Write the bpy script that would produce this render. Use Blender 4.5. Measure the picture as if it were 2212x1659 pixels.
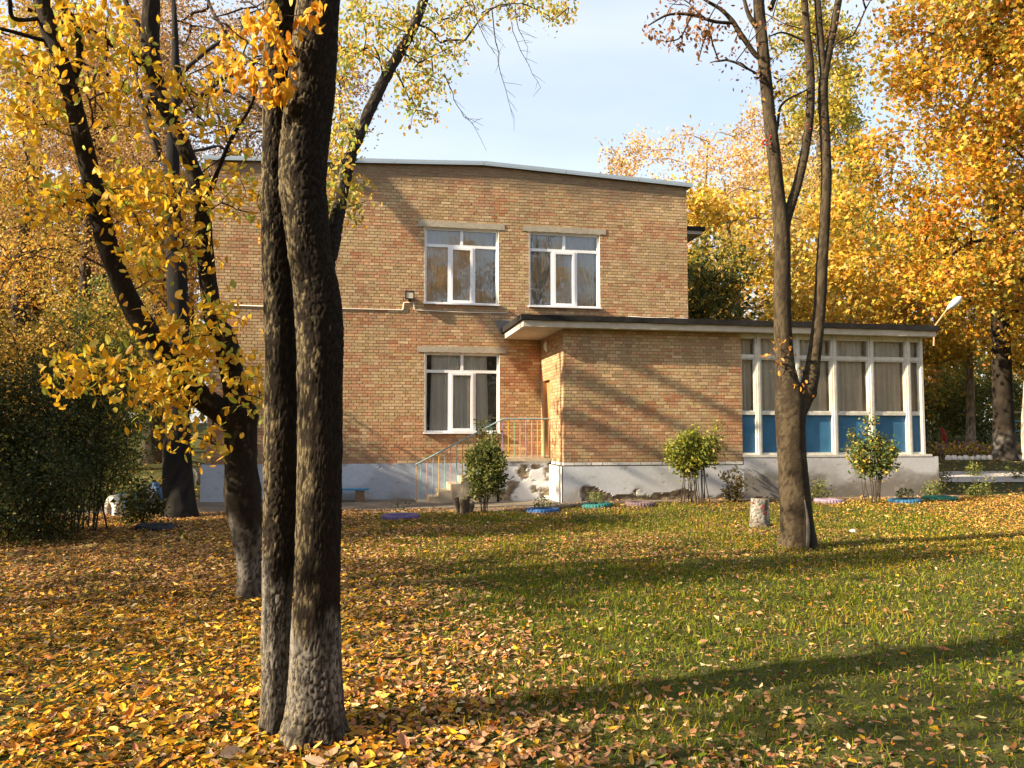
import bpy, math, random
import numpy as np
from mathutils import Matrix, Vector

# ------------------------------------------------------------------ clear
for o in list(bpy.data.objects):
    bpy.data.objects.remove(o)
scene = bpy.context.scene
C = scene.collection
R = math.radians

# ------------------------------------------------------------------ camera, sky, sun, exposure
F, CX, CY = 1750.0, 1106.0, 829.5          # pixels of a 2212-wide copy of the photograph
YAW, PITCH, H = R(10.6), R(3.55), 1.6
cam = bpy.data.cameras.new('camera')
cam.sensor_width = 36.0
cam.lens = 36.0 * F / 2212.0
cam.clip_end = 2000.0
cam.clip_start = 0.05
camo = bpy.data.objects.new('camera', cam)
camo.location = (0, 0, H)
camo.rotation_euler = (math.pi / 2 + PITCH, 0, -YAW)
C.objects.link(camo)
scene.camera = camo

SUN = np.array([1.0, 0.17, -0.54])         # the way sunlight travels (x along the facade, y into it)
SUN = SUN / np.linalg.norm(SUN)
sl = bpy.data.lights.new('sun', 'SUN')
sl.energy = 5.0
sl.angle = R(0.55)
sl.color = (1.0, 0.82, 0.57)
so = bpy.data.objects.new('sun', sl)
so.rotation_euler = Vector(SUN).to_track_quat('-Z', 'Y').to_euler()
so.location = (-20, -5, 20)
C.objects.link(so)

world = bpy.data.worlds.new('World')
scene.world = world
world.use_nodes = True
wn = world.node_tree
bg = wn.nodes['Background']
sky = wn.nodes.new('ShaderNodeTexSky')
sky.sky_type = 'NISHITA'
sky.sun_disc = False
sky.sun_elevation = math.asin(-SUN[2])
sky.sun_rotation = math.atan2(-SUN[0], -SUN[1])
sky.air_density = 1.0
sky.dust_density = 2.0
sky.ozone_density = 1.5
tc_ = wn.nodes.new('ShaderNodeTexCoord'); mp_ = wn.nodes.new('ShaderNodeMapping'); mp_.inputs['Scale'].default_value = (1.2, 1.2, 5.0)
wn.links.new(tc_.outputs['Generated'], mp_.inputs[0])
cn_ = wn.nodes.new('ShaderNodeTexNoise'); cn_.inputs['Scale'].default_value = 1.7; cn_.inputs['Detail'].default_value = 6; wn.links.new(mp_.outputs[0], cn_.inputs['Vector'])
cr_ = wn.nodes.new('ShaderNodeMapRange'); cr_.inputs['From Min'].default_value = 0.35; cr_.inputs['From Max'].default_value = 0.75; cr_.inputs['To Min'].default_value = 0.38; cr_.inputs['To Max'].default_value = 0.66
wn.links.new(cn_.outputs['Fac'], cr_.inputs['Value'])
mx_ = wn.nodes.new('ShaderNodeMix'); mx_.data_type = 'RGBA'; mx_.inputs[7].default_value = (3.75, 3.9, 3.9, 1)     # thin high cloud, in the sky's own units
wn.links.new(cr_.outputs[0], mx_.inputs[0]); wn.links.new(sky.outputs[0], mx_.inputs[6]); wn.links.new(mx_.outputs[2], bg.inputs[0])
bg.inputs[1].default_value = 0.10
scene.view_settings.view_transform = 'Standard'
scene.view_settings.look = 'None'
scene.view_settings.exposure = 1.65
scene.view_settings.gamma = 1.0
scene.view_settings.use_curve_mapping = False
scene.render.engine = 'CYCLES'
scene.cycles.max_bounces = 7
scene.cycles.transparent_max_bounces = 12
scene.cycles.diffuse_bounces = 3

# ------------------------------------------------------------------ pixel helpers (a pixel gives a direction only)
def ray(u, v):
    x = (u - CX) / F; z = (CY - v) / F
    y2 = math.cos(PITCH) - z * math.sin(PITCH); z2 = math.sin(PITCH) + z * math.cos(PITCH)
    return np.array([x * math.cos(YAW) + y2 * math.sin(YAW), -x * math.sin(YAW) + y2 * math.cos(YAW), z2])
def onY(u, v, Y):
    r = ray(u, v); p = r * (Y / r[1]); p[2] += H; return p
def onX(u, v, X):
    r = ray(u, v); p = r * (X / r[0]); p[2] += H; return p
def path_px(pts):                           # list of (u, v, Y)
    return np.array([onY(*p) for p in pts])

# ------------------------------------------------------------------ numpy noise
def _h(ix, iy, iz, s):
    with np.errstate(over='ignore'):
        h = (ix.astype(np.uint32) * np.uint32(374761393) + iy.astype(np.uint32) * np.uint32(668265263)
             + iz.astype(np.uint32) * np.uint32(2147483647) + np.uint32((s * 974711 + 17) & 0xffffffff))
        h = (h ^ (h >> np.uint32(13))) * np.uint32(1274126177)
        h = (h ^ (h >> np.uint32(15))) * np.uint32(2246822519)
        h = h ^ (h >> np.uint32(16))
    return h.astype(np.float64) / 4294967295.0
def vnoise(x, y, z=0.0, s=0):
    x = np.asarray(x, float); y = np.asarray(y, float) + 0 * x; z = np.asarray(z, float) + 0 * x
    xi = np.floor(x); yi = np.floor(y); zi = np.floor(z)
    fx = x - xi; fy = y - yi; fz = z - zi
    fx = fx * fx * (3 - 2 * fx); fy = fy * fy * (3 - 2 * fy); fz = fz * fz * (3 - 2 * fz)
    xi = xi.astype(np.int64) & 0xffff; yi = yi.astype(np.int64) & 0xffff; zi = zi.astype(np.int64) & 0xffff
    r = 0
    for a in (0, 1):
        for b in (0, 1):
            for c in (0, 1):
                w = (fx if a else 1 - fx) * (fy if b else 1 - fy) * (fz if c else 1 - fz)
                r = r + w * _h(xi + a, yi + b, zi + c, s)
    return r
def fbm(x, y, z=0.0, s=0, o=4):
    t = 0; a = 0.5; n = 0
    for i in range(o):
        t = t + a * vnoise(np.asarray(x) * 2 ** i, np.asarray(y) * 2 ** i, np.asarray(z) * 2 ** i, s + i); n += a; a *= 0.5
    return t / n
def worley(U, V, nc, s):                    # F2-F1, periodic in U with period nc
    ui = np.floor(U).astype(np.int64); vi = np.floor(V).astype(np.int64)
    f1 = np.full(U.shape, 9.0); f2 = np.full(U.shape, 9.0)
    for a in (-1, 0, 1):
        for b in (-1, 0, 1):
            cu = ui + a; cv = vi + b
            hx = _h(cu % nc, cv + 5000, cu * 0, s); hy = _h(cu % nc, cv + 5000, cu * 0 + 1, s)
            d = np.hypot(cu + hx - U, cv + hy - V)
            f2 = np.where(d < f1, f1, np.minimum(f2, d)); f1 = np.minimum(f1, d)
    return f2 - f1
def sstep(x, a, b):
    t = np.clip((np.asarray(x, float) - a) / (b - a), 0, 1); return t * t * (3 - 2 * t)
def mixc(a, b, t):
    t = np.asarray(t)[..., None]; return np.asarray(a) * (1 - t) + np.asarray(b) * t

# ------------------------------------------------------------------ mesh helpers
def mesh(name, V, Fs, col=None, smooth=False):
    if not (isinstance(Fs, (list, tuple)) and np.ndim(Fs[0]) == 2): Fs = [np.asarray(Fs)]
    Fs = [np.asarray(f, np.int32) for f in Fs if len(f)]
    me = bpy.data.meshes.new(name)
    V = np.asarray(V, np.float32)
    me.vertices.add(len(V)); me.vertices.foreach_set('co', V.ravel())
    nl = sum(f.size for f in Fs); npo = sum(len(f) for f in Fs)
    me.loops.add(nl); me.loops.foreach_set('vertex_index', np.concatenate([f.ravel() for f in Fs]))
    tot = np.concatenate([np.full(len(f), f.shape[1], np.int32) for f in Fs])
    st = np.concatenate([[0], np.cumsum(tot)[:-1]]).astype(np.int32)
    me.polygons.add(npo); me.polygons.foreach_set('loop_start', st)
    me.polygons.foreach_set('use_smooth', np.full(npo, bool(smooth)))
    me.update(calc_edges=True)
    if col is not None:
        at = me.attributes.new('Col', 'FLOAT_COLOR', 'POINT')
        c4 = np.ones((len(V), 4), np.float32); c4[:, :3] = col
        at.data.foreach_set('color', c4.ravel())
    return me
def put(name, me, mat, parent=None, loc=None):
    o = bpy.data.objects.new(name, me); C.objects.link(o)
    if me is not None and mat is not None and len(me.materials) == 0: me.materials.append(mat)
    if parent is not None: o.parent = parent
    if loc is not None: o.location = loc
    return o
def add(name, V, Fs, mat, parent=None, col=None, smooth=False):
    return put(name, mesh(name, V, Fs, col, smooth), mat, parent)
def thing(name, label, cat, group=None):
    o = bpy.data.objects.new(name, None); C.objects.link(o); o.empty_display_size = 0.1
    return tag(o, label, cat, group)
def tag(o, label, cat, group=None):
    o['label'] = label; o['category'] = cat
    if group: o['group'] = group
    return o
def struct(o): o['kind'] = 'structure'; return o
def stuff(o): o['kind'] = 'stuff'; return o
BF = np.array([[0, 3, 2, 1], [4, 5, 6, 7], [0, 1, 5, 4], [1, 2, 6, 5], [2, 3, 7, 6], [3, 0, 4, 7]])
class Acc:                                  # collects geometry for ONE mesh
    def __init__(s): s.V = []; s.Q = []; s.T = []; s.c = []; s.n = 0
    def raw(s, V, Q=None, T=None, col=None):
        V = np.asarray(V, float); s.V.append(V)
        if Q is not None and len(Q): s.Q.append(np.asarray(Q) + s.n)
        if T is not None and len(T): s.T.append(np.asarray(T) + s.n)
        if col is not None: s.c.append(np.broadcast_to(np.asarray(col, float), (len(V), 3)))
        s.n += len(V); return s
    def box(s, x0, x1, y0, y1, z0, z1, col=None):
        return s.raw([[x0, y0, z0], [x1, y0, z0], [x1, y1, z0], [x0, y1, z0], [x0, y0, z1], [x1, y0, z1], [x1, y1, z1], [x0, y1, z1]], BF, None, col)
    def tube(s, P, r, n=6, col=None):
        V, Q = tube(P, r, n); return s.raw(V, Q, None, col)
    def make(s, name, mat, parent=None, smooth=False):
        Fs = []
        if s.Q: Fs.append(np.concatenate(s.Q))
        if s.T: Fs.append(np.concatenate(s.T))
        return add(name, np.concatenate(s.V), Fs, mat, parent, np.concatenate(s.c) if s.c else None, smooth)
def box(name, b, mat, parent=None): return Acc().box(*b).make(name, mat, parent)
def frames(P):
    P = np.asarray(P, float); T = np.gradient(P, axis=0); T /= np.linalg.norm(T, axis=1)[:, None] + 1e-12
    up = np.array([0, 0, 1.0]) if abs(T[0][2]) < 0.9 else np.array([1.0, 0, 0])
    n = np.cross(np.cross(T[0], up), T[0]); n /= np.linalg.norm(n); N = [n]
    for i in range(1, len(P)):
        n = n - T[i] * np.dot(n, T[i]); n /= np.linalg.norm(n) + 1e-12; N.append(n)
    N = np.array(N); return T, N, np.cross(T, N)
def tube(P, r, n=6):
    P = np.asarray(P, float); r = np.broadcast_to(np.asarray(r, float), (len(P),)); T, N, B = frames(P)
    a = np.arange(n) * 2 * np.pi / n
    V = P[:, None] + r[:, None, None] * (np.cos(a)[None, :, None] * N[:, None] + np.sin(a)[None, :, None] * B[:, None])
    V = V.reshape(-1, 3); i = np.arange(len(P) - 1)[:, None] * n; j = np.arange(n)[None]; k = (j + 1) % n
    Q = np.stack([i + j, i + k, i + n + k, i + n + j], -1).reshape(-1, 4)
    m = len(V); V = np.vstack([V, P[0], P[-1]])
    e = (len(P) - 1) * n
    capq = np.concatenate([np.stack([np.full(n // 2, m), k[0][1::2] % n, j[0][1::2], j[0][0::2]], -1) if n % 2 == 0 else np.zeros((0, 4), int),
                           np.stack([np.full(n // 2, m + 1), e + j[0][0::2], e + j[0][1::2], e + k[0][1::2]], -1) if n % 2 == 0 else np.zeros((0, 4), int)])
    return V, np.concatenate([Q, capq])
def spline(P, m):                           # Catmull-Rom, m samples
    P = np.asarray(P, float); n = len(P)
    if n == 2: return P[0] + (P[1] - P[0]) * np.linspace(0, 1, m)[:, None]
    E = np.vstack([2 * P[0] - P[1], P, 2 * P[-1] - P[-2]])
    t = np.linspace(0, n - 1 - 1e-9, m); i = t.astype(int); f = (t - i)[:, None]
    a, b, c, d = E[i], E[i + 1], E[i + 2], E[i + 3]
    return 0.5 * (2 * b + (c - a) * f + (2 * a - 5 * b + 4 * c - d) * f ** 2 + (3 * b - a - 3 * c + d) * f ** 3)
def grid(P, mat=None):                      # P: (m, n, 3) -> verts, quads
    m, n = P.shape[:2]; i = np.arange(m - 1)[:, None] * n; j = np.arange(n - 1)[None]
    return P.reshape(-1, 3), np.stack([i + j, i + j + 1, i + n + j + 1, i + n + j], -1).reshape(-1, 4)
def lathe(prof, n=32):                      # prof (k, 2) of r, z closed loop
    prof = np.asarray(prof, float); k = len(prof); a = np.arange(n) * 2 * np.pi / n
    V = np.stack([np.cos(a)[:, None] * prof[None, :, 0], np.sin(a)[:, None] * prof[None, :, 0], np.broadcast_to(prof[None, :, 1], (n, k))], -1).reshape(-1, 3)
    i = np.arange(n)[:, None]; j = np.arange(k)[None]; i2 = (i + 1) % n; j2 = (j + 1) % k
    return V, np.stack([i * k + j, i2 * k + j, i2 * k + j2, i * k + j2], -1).reshape(-1, 4)

# ------------------------------------------------------------------ materials
def new_mat(name):
    m = bpy.data.materials.new(name); m.use_nodes = True
    nt = m.node_tree; b = nt.nodes['Principled BSDF']; b.inputs['Specular IOR Level'].default_value = 0.25; return m, nt, b
def node(nt, typ, ins=None, **kw):
    n = nt.nodes.new(typ)
    for k, v in kw.items(): setattr(n, k, v)
    for k, v in (ins or {}).items():
        if isinstance(v, bpy.types.NodeSocket): nt.links.new(v, n.inputs[k])
        else: n.inputs[k].default_value = v
    return n
def coords(nt): return nt.nodes.new('ShaderNodeNewGeometry').outputs['Position']
def bump(nt, b, h, strength=0.4, dist=0.01):
    n = node(nt, 'ShaderNodeBump', {'Height': h, 'Strength': strength, 'Distance': dist}); nt.links.new(n.outputs[0], b.inputs['Normal'])
def noise(nt, scale, detail=4, rough=0.6, vec=None):
    return node(nt, 'ShaderNodeTexNoise', {'Scale': scale, 'Detail': detail, 'Roughness': rough, 'Vector': vec if vec is not None else coords(nt)}).outputs['Fac']
def ramp(nt, fac, stops):
    n = node(nt, 'ShaderNodeValToRGB', {'Fac': fac}); e = n.color_ramp.elements
    while len(e) < len(stops): e.new(0.5)
    for el, (p, c) in zip(e, stops): el.position = p; el.color = (*c, 1)
    return n.outputs[0]
def mixn(nt, a, b, fac, mode='MIX'):
    n = node(nt, 'ShaderNodeMix', data_type='RGBA', blend_type=mode)
    for k, v in ((0, fac), (6, a), (7, b)):
        if isinstance(v, bpy.types.NodeSocket): nt.links.new(v, n.inputs[k])
        else: n.inputs[k].default_value = (*v, 1) if isinstance(v, tuple) else v
    return n.outputs[2]
def simple(name, c, rough=0.7, var=0.2, scale=20, bmp=0.25, metal=0.0, big=None):
    m, nt, b = new_mat(name)
    f = noise(nt, scale); f2 = noise(nt, big or scale * 0.11, 3)
    lo = tuple(x * (1 - var) for x in c); hi = tuple(min(1, x * (1 + var)) for x in c)
    cc = mixn(nt, ramp(nt, f, [(0.3, lo), (0.7, hi)]), ramp(nt, f2, [(0.3, tuple(x * (1 - var * .8) for x in c)), (0.7, hi)]), 0.5)
    nt.links.new(cc, b.inputs['Base Color']); b.inputs['Roughness'].default_value = rough; b.inputs['Metallic'].default_value = metal
    if bmp: bump(nt, b, noise(nt, scale * 4, 5), bmp, 0.01)
    return m
def attr_mat(name, rough=0.9, var=0.25, scale=60, bmp=0.4, dist=0.006, ):
    m, nt, b = new_mat(name)
    a = node(nt, 'ShaderNodeAttribute', attribute_name='Col').outputs['Color']
    v = ramp(nt, noise(nt, scale, 5), [(0.25, (1 - var,) * 3), (0.75, (1 + var,) * 3)])
    nt.links.new(mixn(nt, a, v, 1.0, 'MULTIPLY'), b.inputs['Base Color'])
    b.inputs['Roughness'].default_value = rough
    if bmp: bump(nt, b, noise(nt, scale * 2.5, 5), bmp, dist)
    return m
def leaf_mat(name, trans=0.42, gloss=0.05):
    m, nt, b = new_mat(name); nt.nodes.remove(b)
    out = [n for n in nt.nodes if n.type == 'OUTPUT_MATERIAL'][0]
    a = node(nt, 'ShaderNodeAttribute', attribute_name='Col').outputs['Color']
    d = node(nt, 'ShaderNodeBsdfDiffuse', {'Color': a}).outputs[0]
    t = node(nt, 'ShaderNodeBsdfTranslucent', {'Color': a}).outputs[0]
    g = node(nt, 'ShaderNodeBsdfGlossy', {'Color': (0.8, 0.8, 0.75, 1), 'Roughness': 0.45}).outputs[0]
    x = node(nt, 'ShaderNodeMixShader', {0: trans, 1: d, 2: t}).outputs[0]
    y = node(nt, 'ShaderNodeMixShader', {0: gloss, 1: x, 2: g}).outputs[0]
    nt.links.new(y, out.inputs[0]); return m
M = {}
M['brick'] = attr_mat('brick', 0.92, 0.22, 45, 0.5, 0.004)
M['mortar'] = simple('mortar', (0.25, 0.175, 0.095), 0.95, 0.3, 30, 0.5)
M['plaster'] = attr_mat('painted_plaster', 0.85, 0.1, 14, 0.3, 0.006)
M['reveal'] = simple('reveal_plaster', (0.66, 0.60, 0.50), 0.85, 0.12, 15)
M['tyre_dirt'] = None
M['pvc'] = simple('white_window_plastic', (0.74, 0.75, 0.77), 0.35, 0.05, 6, 0.0)
M['white_wood'] = simple('worn_white_paint', (0.56, 0.54, 0.48), 0.6, 0.30, 7, 0.4)
M['concrete'] = simple('concrete', (0.34, 0.30, 0.235), 0.9, 0.25, 12, 0.4)
M['slab'] = simple('painted_concrete', (0.46, 0.41, 0.33), 0.85, 0.28, 6, 0.5)
M['felt'] = simple('roofing_felt', (0.017, 0.015, 0.0145), 0.9, 0.5, 9, 0.7)
M['coping'] = simple('zinc_sheet', (0.40, 0.45, 0.47), 0.38, 0.1, 4, 0.05, 0.55)
M['door'] = simple('brown_door_paint', (0.42, 0.20, 0.07), 0.5, 0.15, 8, 0.15)
M['blue_panel'] = simple('blue_panel_paint', (0.034, 0.125, 0.235), 0.5, 0.32, 4, 0.25)
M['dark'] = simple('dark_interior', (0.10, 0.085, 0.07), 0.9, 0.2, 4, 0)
M['black'] = simple('black_plastic', (0.02, 0.018, 0.018), 0.4, 0.2, 10, 0)
M['lamp_glass'] = simple('lamp_reflector', (0.55, 0.5, 0.38), 0.15, 0.1, 10, 0)
M['white'] = simple('white_paint', (0.75, 0.74, 0.70), 0.5, 0.08, 8, 0.1)
M['cable'] = simple('white_cable', (0.66, 0.62, 0.55), 0.6, 0.1, 8, 0)
M['bark'] = attr_mat('bark', 0.95, 0.55, 95, 0.9, 0.008)
M['twig'] = simple('twig_bark', (0.035, 0.026, 0.019), 0.9, 0.3, 20, 0.3)
M['greytwig'] = simple('grey_limb_bark', (0.23, 0.19, 0.14), 0.9, 0.35, 8, 0.4)
M['leaf'] = leaf_mat('leaf', 0.45, 0.02)
M['ground_leaf'] = leaf_mat('dry_leaf', 0.15, 0.012)
M['grass'] = leaf_mat('grass_blade', 0.38, 0.008)
M['soil'] = simple('soil', (0.06, 0.045, 0.03), 0.95, 0.35, 25, 0.6)
M['wood'] = simple('old_wood', (0.16, 0.10, 0.06), 0.85, 0.3, 14, 0.4)
M['concrete_step'] = simple('step_concrete', (0.44, 0.37, 0.27), 0.9, 0.25, 8, 0.5)
_p = {}
def worn_paint(name, c, rough):
    m, nt, b = new_mat(name); w = ramp(nt, noise(nt, 14, 6, .7), [(.36, tuple(x * .75 for x in c)), (.56, c), (.68, (.11, .085, .06))])
    nt.links.new(mixn(nt, w, ramp(nt, noise(nt, 70, 4), [(.3, (.75,) * 3), (.7, (1.15,) * 3)]), 1.0, 'MULTIPLY'), b.inputs['Base Color']); b.inputs['Roughness'].default_value = max(rough, .5)
    bump(nt, b, noise(nt, 60, 5), .35, .006); return m
def paint(c, rough=0.5):
    k = tuple(round(x, 3) for x in c)
    if k not in _p: _p[k] = worn_paint('paint_%d' % len(_p), c, rough)
    return _p[k]
# window glass: sees through, reflects by angle, carries a little dust
def glass_mat(name, ior, dust, dustc):
    m, nt, b = new_mat(name); nt.nodes.remove(b)
    out = [n for n in nt.nodes if n.type == 'OUTPUT_MATERIAL'][0]
    bm_ = node(nt, 'ShaderNodeBump', {'Height': noise(nt, 2.6, 2), 'Strength': 0.2, 'Distance': 0.02}).outputs[0]
    fr = node(nt, 'ShaderNodeFresnel', {'IOR': ior, 'Normal': bm_}).outputs[0]
    t_ = node(nt, 'ShaderNodeBsdfTransparent', {'Color': (0.94, 0.95, 0.94, 1)}).outputs[0]
    d_ = node(nt, 'ShaderNodeBsdfDiffuse', {'Color': dustc}).outputs[0]
    df = node(nt, 'ShaderNodeMapRange', {'Value': noise(nt, 3.5, 5), 'From Min': .3, 'From Max': .75, 'To Min': dust * .3, 'To Max': dust * 1.7}).outputs[0]
    td = node(nt, 'ShaderNodeMixShader', {0: df, 1: t_, 2: d_}).outputs[0]
    g_ = node(nt, 'ShaderNodeBsdfGlossy', {'Color': (1, 1, 1, 1), 'Roughness': 0.015, 'Normal': bm_}).outputs[0]
    nt.links.new(node(nt, 'ShaderNodeMixShader', {0: fr, 1: td, 2: g_}).outputs[0], out.inputs[0]); return m
M['glass'] = glass_mat('window_glass', 2.2, .05, (.5, .5, .5, 1)); M['glass_low'] = glass_mat('ground_window_glass', 1.5, .03, (.5, .48, .45, 1)); M['glass_old'] = glass_mat('old_veranda_glass', 1.5, .16, (.42, .34, .25, 1))
# net curtain
m, nt, b = new_mat('net_curtain'); nt.nodes.remove(b)
out = [n for n in nt.nodes if n.type == 'OUTPUT_MATERIAL'][0]
d_ = node(nt, 'ShaderNodeBsdfDiffuse', {'Color': (0.84, 0.80, 0.72, 1)}).outputs[0]
t_ = node(nt, 'ShaderNodeBsdfTranslucent', {'Color': (0.6, 0.56, 0.48, 1)}).outputs[0]
nt.links.new(node(nt, 'ShaderNodeMixShader', {0: 0.15, 1: d_, 2: t_}).outputs[0], out.inputs[0]); M['curtain'] = m
# ground
m, nt, b = new_mat('lawn_soil')
c1 = ramp(nt, noise(nt, 3.0, 6), [(0.3, (0.040, 0.036, 0.010)), (0.55, (0.055, 0.066, 0.010)), (0.75, (0.085, 0.058, 0.018))])
c2 = ramp(nt, noise(nt, 45, 6), [(0.3, (0.45,) * 3), (0.7, (1.3,) * 3)])
nt.links.new(mixn(nt, c1, c2, 1.0, 'MULTIPLY'), b.inputs['Base Color']); b.inputs['Roughness'].default_value = 0.95
bump(nt, b, noise(nt, 30, 6), 0.8, 0.03); M['lawn'] = m
m, nt, b = new_mat('asphalt')
c1 = ramp(nt, noise(nt, 0.9, 5), [(0.3, (0.10, 0.088, 0.072)), (0.7, (0.20, 0.165, 0.125))])
c2 = ramp(nt, noise(nt, 160, 3), [(0.3, (0.7,) * 3), (0.7, (1.25,) * 3)])
nt.links.new(mixn(nt, c1, c2, 1.0, 'MULTIPLY'), b.inputs['Base Color']); b.inputs['Roughness'].default_value = 0.9
bump(nt, b, noise(nt, 120, 4), 0.5, 0.008); M['asphalt'] = m

# ------------------------------------------------------------------ terrain
def gz(x, y):
    x = np.asarray(x, float); y = np.asarray(y, float)
    a = 0.09 * sstep(x, 3.6, 5.2) * sstep(y, 13.0, 17.0)
    b = 0.085 * np.clip(y - 18.5, 0, 26) * sstep(y, 18.5, 21.5) * (0.25 + 0.75 * sstep(np.abs(x - 5), 8.2, 10.5))
    c = (fbm(x * 0.35, y * 0.35, 0, 11, 3) - 0.5) * 0.10 * sstep(np.hypot(x, y - 3), 3, 9) * (1 - sstep(y, 14.2, 16))
    return a + b + c
def axis(a, b, step, far, n):
    g = np.cumsum(np.geomspace(step * 1.3, far / 6, n)); g = g / g[-1] * far
    return np.concatenate([a - g[::-1], np.arange(a, b, step), b + g])
gx = axis(-13, 23, 0.16, 500, 26); gy = axis(-2, 23, 0.16, 500, 26)
GX, GY = np.meshgrid(gx, gy)
near = (1 - sstep(np.hypot(GX - 3, GY - 8), 16, 22))
GZ = gz(GX, GY) + (fbm(GX * 2.3, GY * 2.3, 0, 5, 3) - 0.5) * 0.05 * near * (1 - sstep(GY, 15.2, 16.2))
V, Q = grid(np.stack([GX, GY, GZ], -1))
ground = struct(add('ground', V, Q, M['lawn'], smooth=True))
def ground_z(x, y):
    return gz(x, y) + (fbm(np.asarray(x) * 2.3, np.asarray(y) * 2.3, 0, 5, 3) - 0.5) * 0.05 * (1 - sstep(np.hypot(np.asarray(x) - 3, np.asarray(y) - 8), 16, 22)) * (1 - sstep(y, 15.2, 16.2))

def strip(name, xs, y0f, y1f, n, dz, mat):
    P = np.zeros((n, len(xs), 3))
    for i, x in enumerate(xs):
        yy = np.linspace(y0f(x), y1f(x), n); P[:, i, 0] = x; P[:, i, 1] = yy; P[:, i, 2] = gz(x, yy) + dz
    V, Q = grid(P); return struct(add(name, V, Q, mat))
def front_edge(x): return 16.62 + 0.11 * math.sin(x * 1.3) + 0.07 * math.sin(x * 3.1 + 1) + (0.5 if x > 5 else 0.5 * max(0, min(1, (x - 3) / 2)))
strip('asphalt_path', np.arange(-26, 14.6, 0.25), front_edge, lambda x: 20.4 if x < 3 else 20.2, 24, 0.012, M['asphalt'])
strip('paved_path', np.arange(14.3, 60, 0.8), lambda x: 20.6 - 0.05 * (x - 14) , lambda x: 22.6 - 0.05 * (x - 14), 6, 0.03, simple('pale_paving', (0.36, 0.35, 0.34), 0.85, 0.2, 3, 0.3))

# ------------------------------------------------------------------ building
bld = thing('brick_building', 'two storey tan brick building with low veranda wing and white painted plinth', 'building')
XL, XR, YF, YW, YB = -3.53, 8.47, 20.0, 17.75, 32.0
WX0, WX1, VX1 = 4.50, 8.83, 13.66
rng = np.random.default_rng(7)
def top_z(x):                                # underside of the coping, a shallow ridge
    return 8.42 - 0.045 * abs(x - 3.0) if x > 3 else 8.42 - 0.042 * abs(x - 3.0)
def wall_cut(u0, u1, z0, z1, ops):           # rectangles left over around openings (front sheet)
    us = sorted({u0, u1, *[o[0] for o in ops], *[o[1] for o in ops]}); zs = sorted({z0, z1, *[o[2] for o in ops], *[o[3] for o in ops]})
    out = []
    for a, b_ in zip(us, us[1:]):
        for c, d in zip(zs, zs[1:]):
            mu, mz = (a + b_) / 2, (c + d) / 2
            if not any(o[0] < mu < o[1] and o[2] < mz < o[3] for o in ops): out.append((a, b_, c, d))
    return out
UW = [(1.525, 3.405, 4.84, 6.77), (4.18, 6.065, 4.84, 6.77)]
GW = (1.54, 3.43, 1.63, 3.62)
openings = UW + [GW]
def bricks(u0, u1, z0, z1, ops, topf=None, seed=1):
    """courses of stretchers and headers in turn -> (u0,u1,z0,z1) rectangles"""
    rg = np.random.default_rng(seed); res = []; ch = 0.077; j = 0.010; k = 0; z = z0
    while z < z1 - 0.02:
        L = 0.26 if k % 2 == 0 else 0.13
        u = u0 - (0.0 if k % 2 == 0 else 0.065) - (0.13 if k % 4 == 2 else 0)
        zc0, zc1 = z, min(z + ch - j, z1)
        while u < u1:
            l = L
            if k % 2 == 0 and rg.random() < 0.10: l = 0.13
            spans = [(max(u, u0), min(u + l - j + rg.normal(0, .002), u1))]; u += l
            zz = [(zc0, zc1)]
            for o in ops:
                ov = min(zc1, o[3]) - max(zc0, o[2])
                if ov <= 0.004: continue
                if ov < 0.04:
                    if spans[0][1] > o[0] and spans[0][0] < o[1]:
                        zz = [(zc0, o[2])] if zc0 < o[2] else [(o[3], zc1)]
                    continue
                ns = []
                for a, b_ in spans:
                    if b_ <= o[0] or a >= o[1]: ns.append((a, b_)); continue
                    if a < o[0]: ns.append((a, o[0]))
                    if b_ > o[1]: ns.append((o[1], b_))
                spans = ns
            for a, b_ in spans:
                if b_ - a < 0.025: continue
                zt = zz[0][1]
                if topf: zt = min(zt, topf((a + b_) / 2))
                if zt - zz[0][0] > 0.02: res.append((a, b_, zz[0][0], zt))
        z += ch; k += 1
    return np.array(res)
YEL = np.array([[.43, .285, .14], [.46, .315, .165], [.39, .265, .135], [.49, .345, .195], [.36, .235, .115], [.44, .30, .17], [.41, .30, .145]])
YEL = YEL * [1.05, 1.09, 1.14]
RED = np.array([[.39, .16, .075], [.42, .20, .10], [.34, .13, .065], [.44, .24, .13]])
SAL = np.array([[.45, .25, .14], [.42, .23, .12], [.40, .21, .12]])
def brick_col(u, z, seed, red_bias):
    rg = np.random.default_rng(seed); n = len(u)
    f = fbm(u * 0.9, z * 1.6, 0, seed, 3) + red_bias
    p = rg.random(n); c = YEL[rg.integers(0, len(YEL), n)]
    pr = np.clip((f - 0.50) * 1.5 + 0.07, 0.03, 0.7); ps = np.clip((f - 0.42) * 2.6 + 0.15, 0.08, 0.85)
    c = np.where((p < ps)[:, None], SAL[rg.integers(0, len(SAL), n)], c)
    c = np.where((p < pr * .42)[:, None], RED[rg.integers(0, len(RED), n)], c)
    c = c * .8 + .2 * np.array([.43, .275, .15])
    return c * rg.normal(1.0, 0.085, (n, 1)).clip(.75, 1.25) * (.86 + .26 * fbm(u * .55, z * .8, 0, seed + 50, 4))[:, None]
BQ = np.array([[0, 1, 2, 3], [0, 4, 5, 1], [1, 5, 6, 2], [2, 6, 7, 3], [3, 7, 4, 0]])
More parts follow.
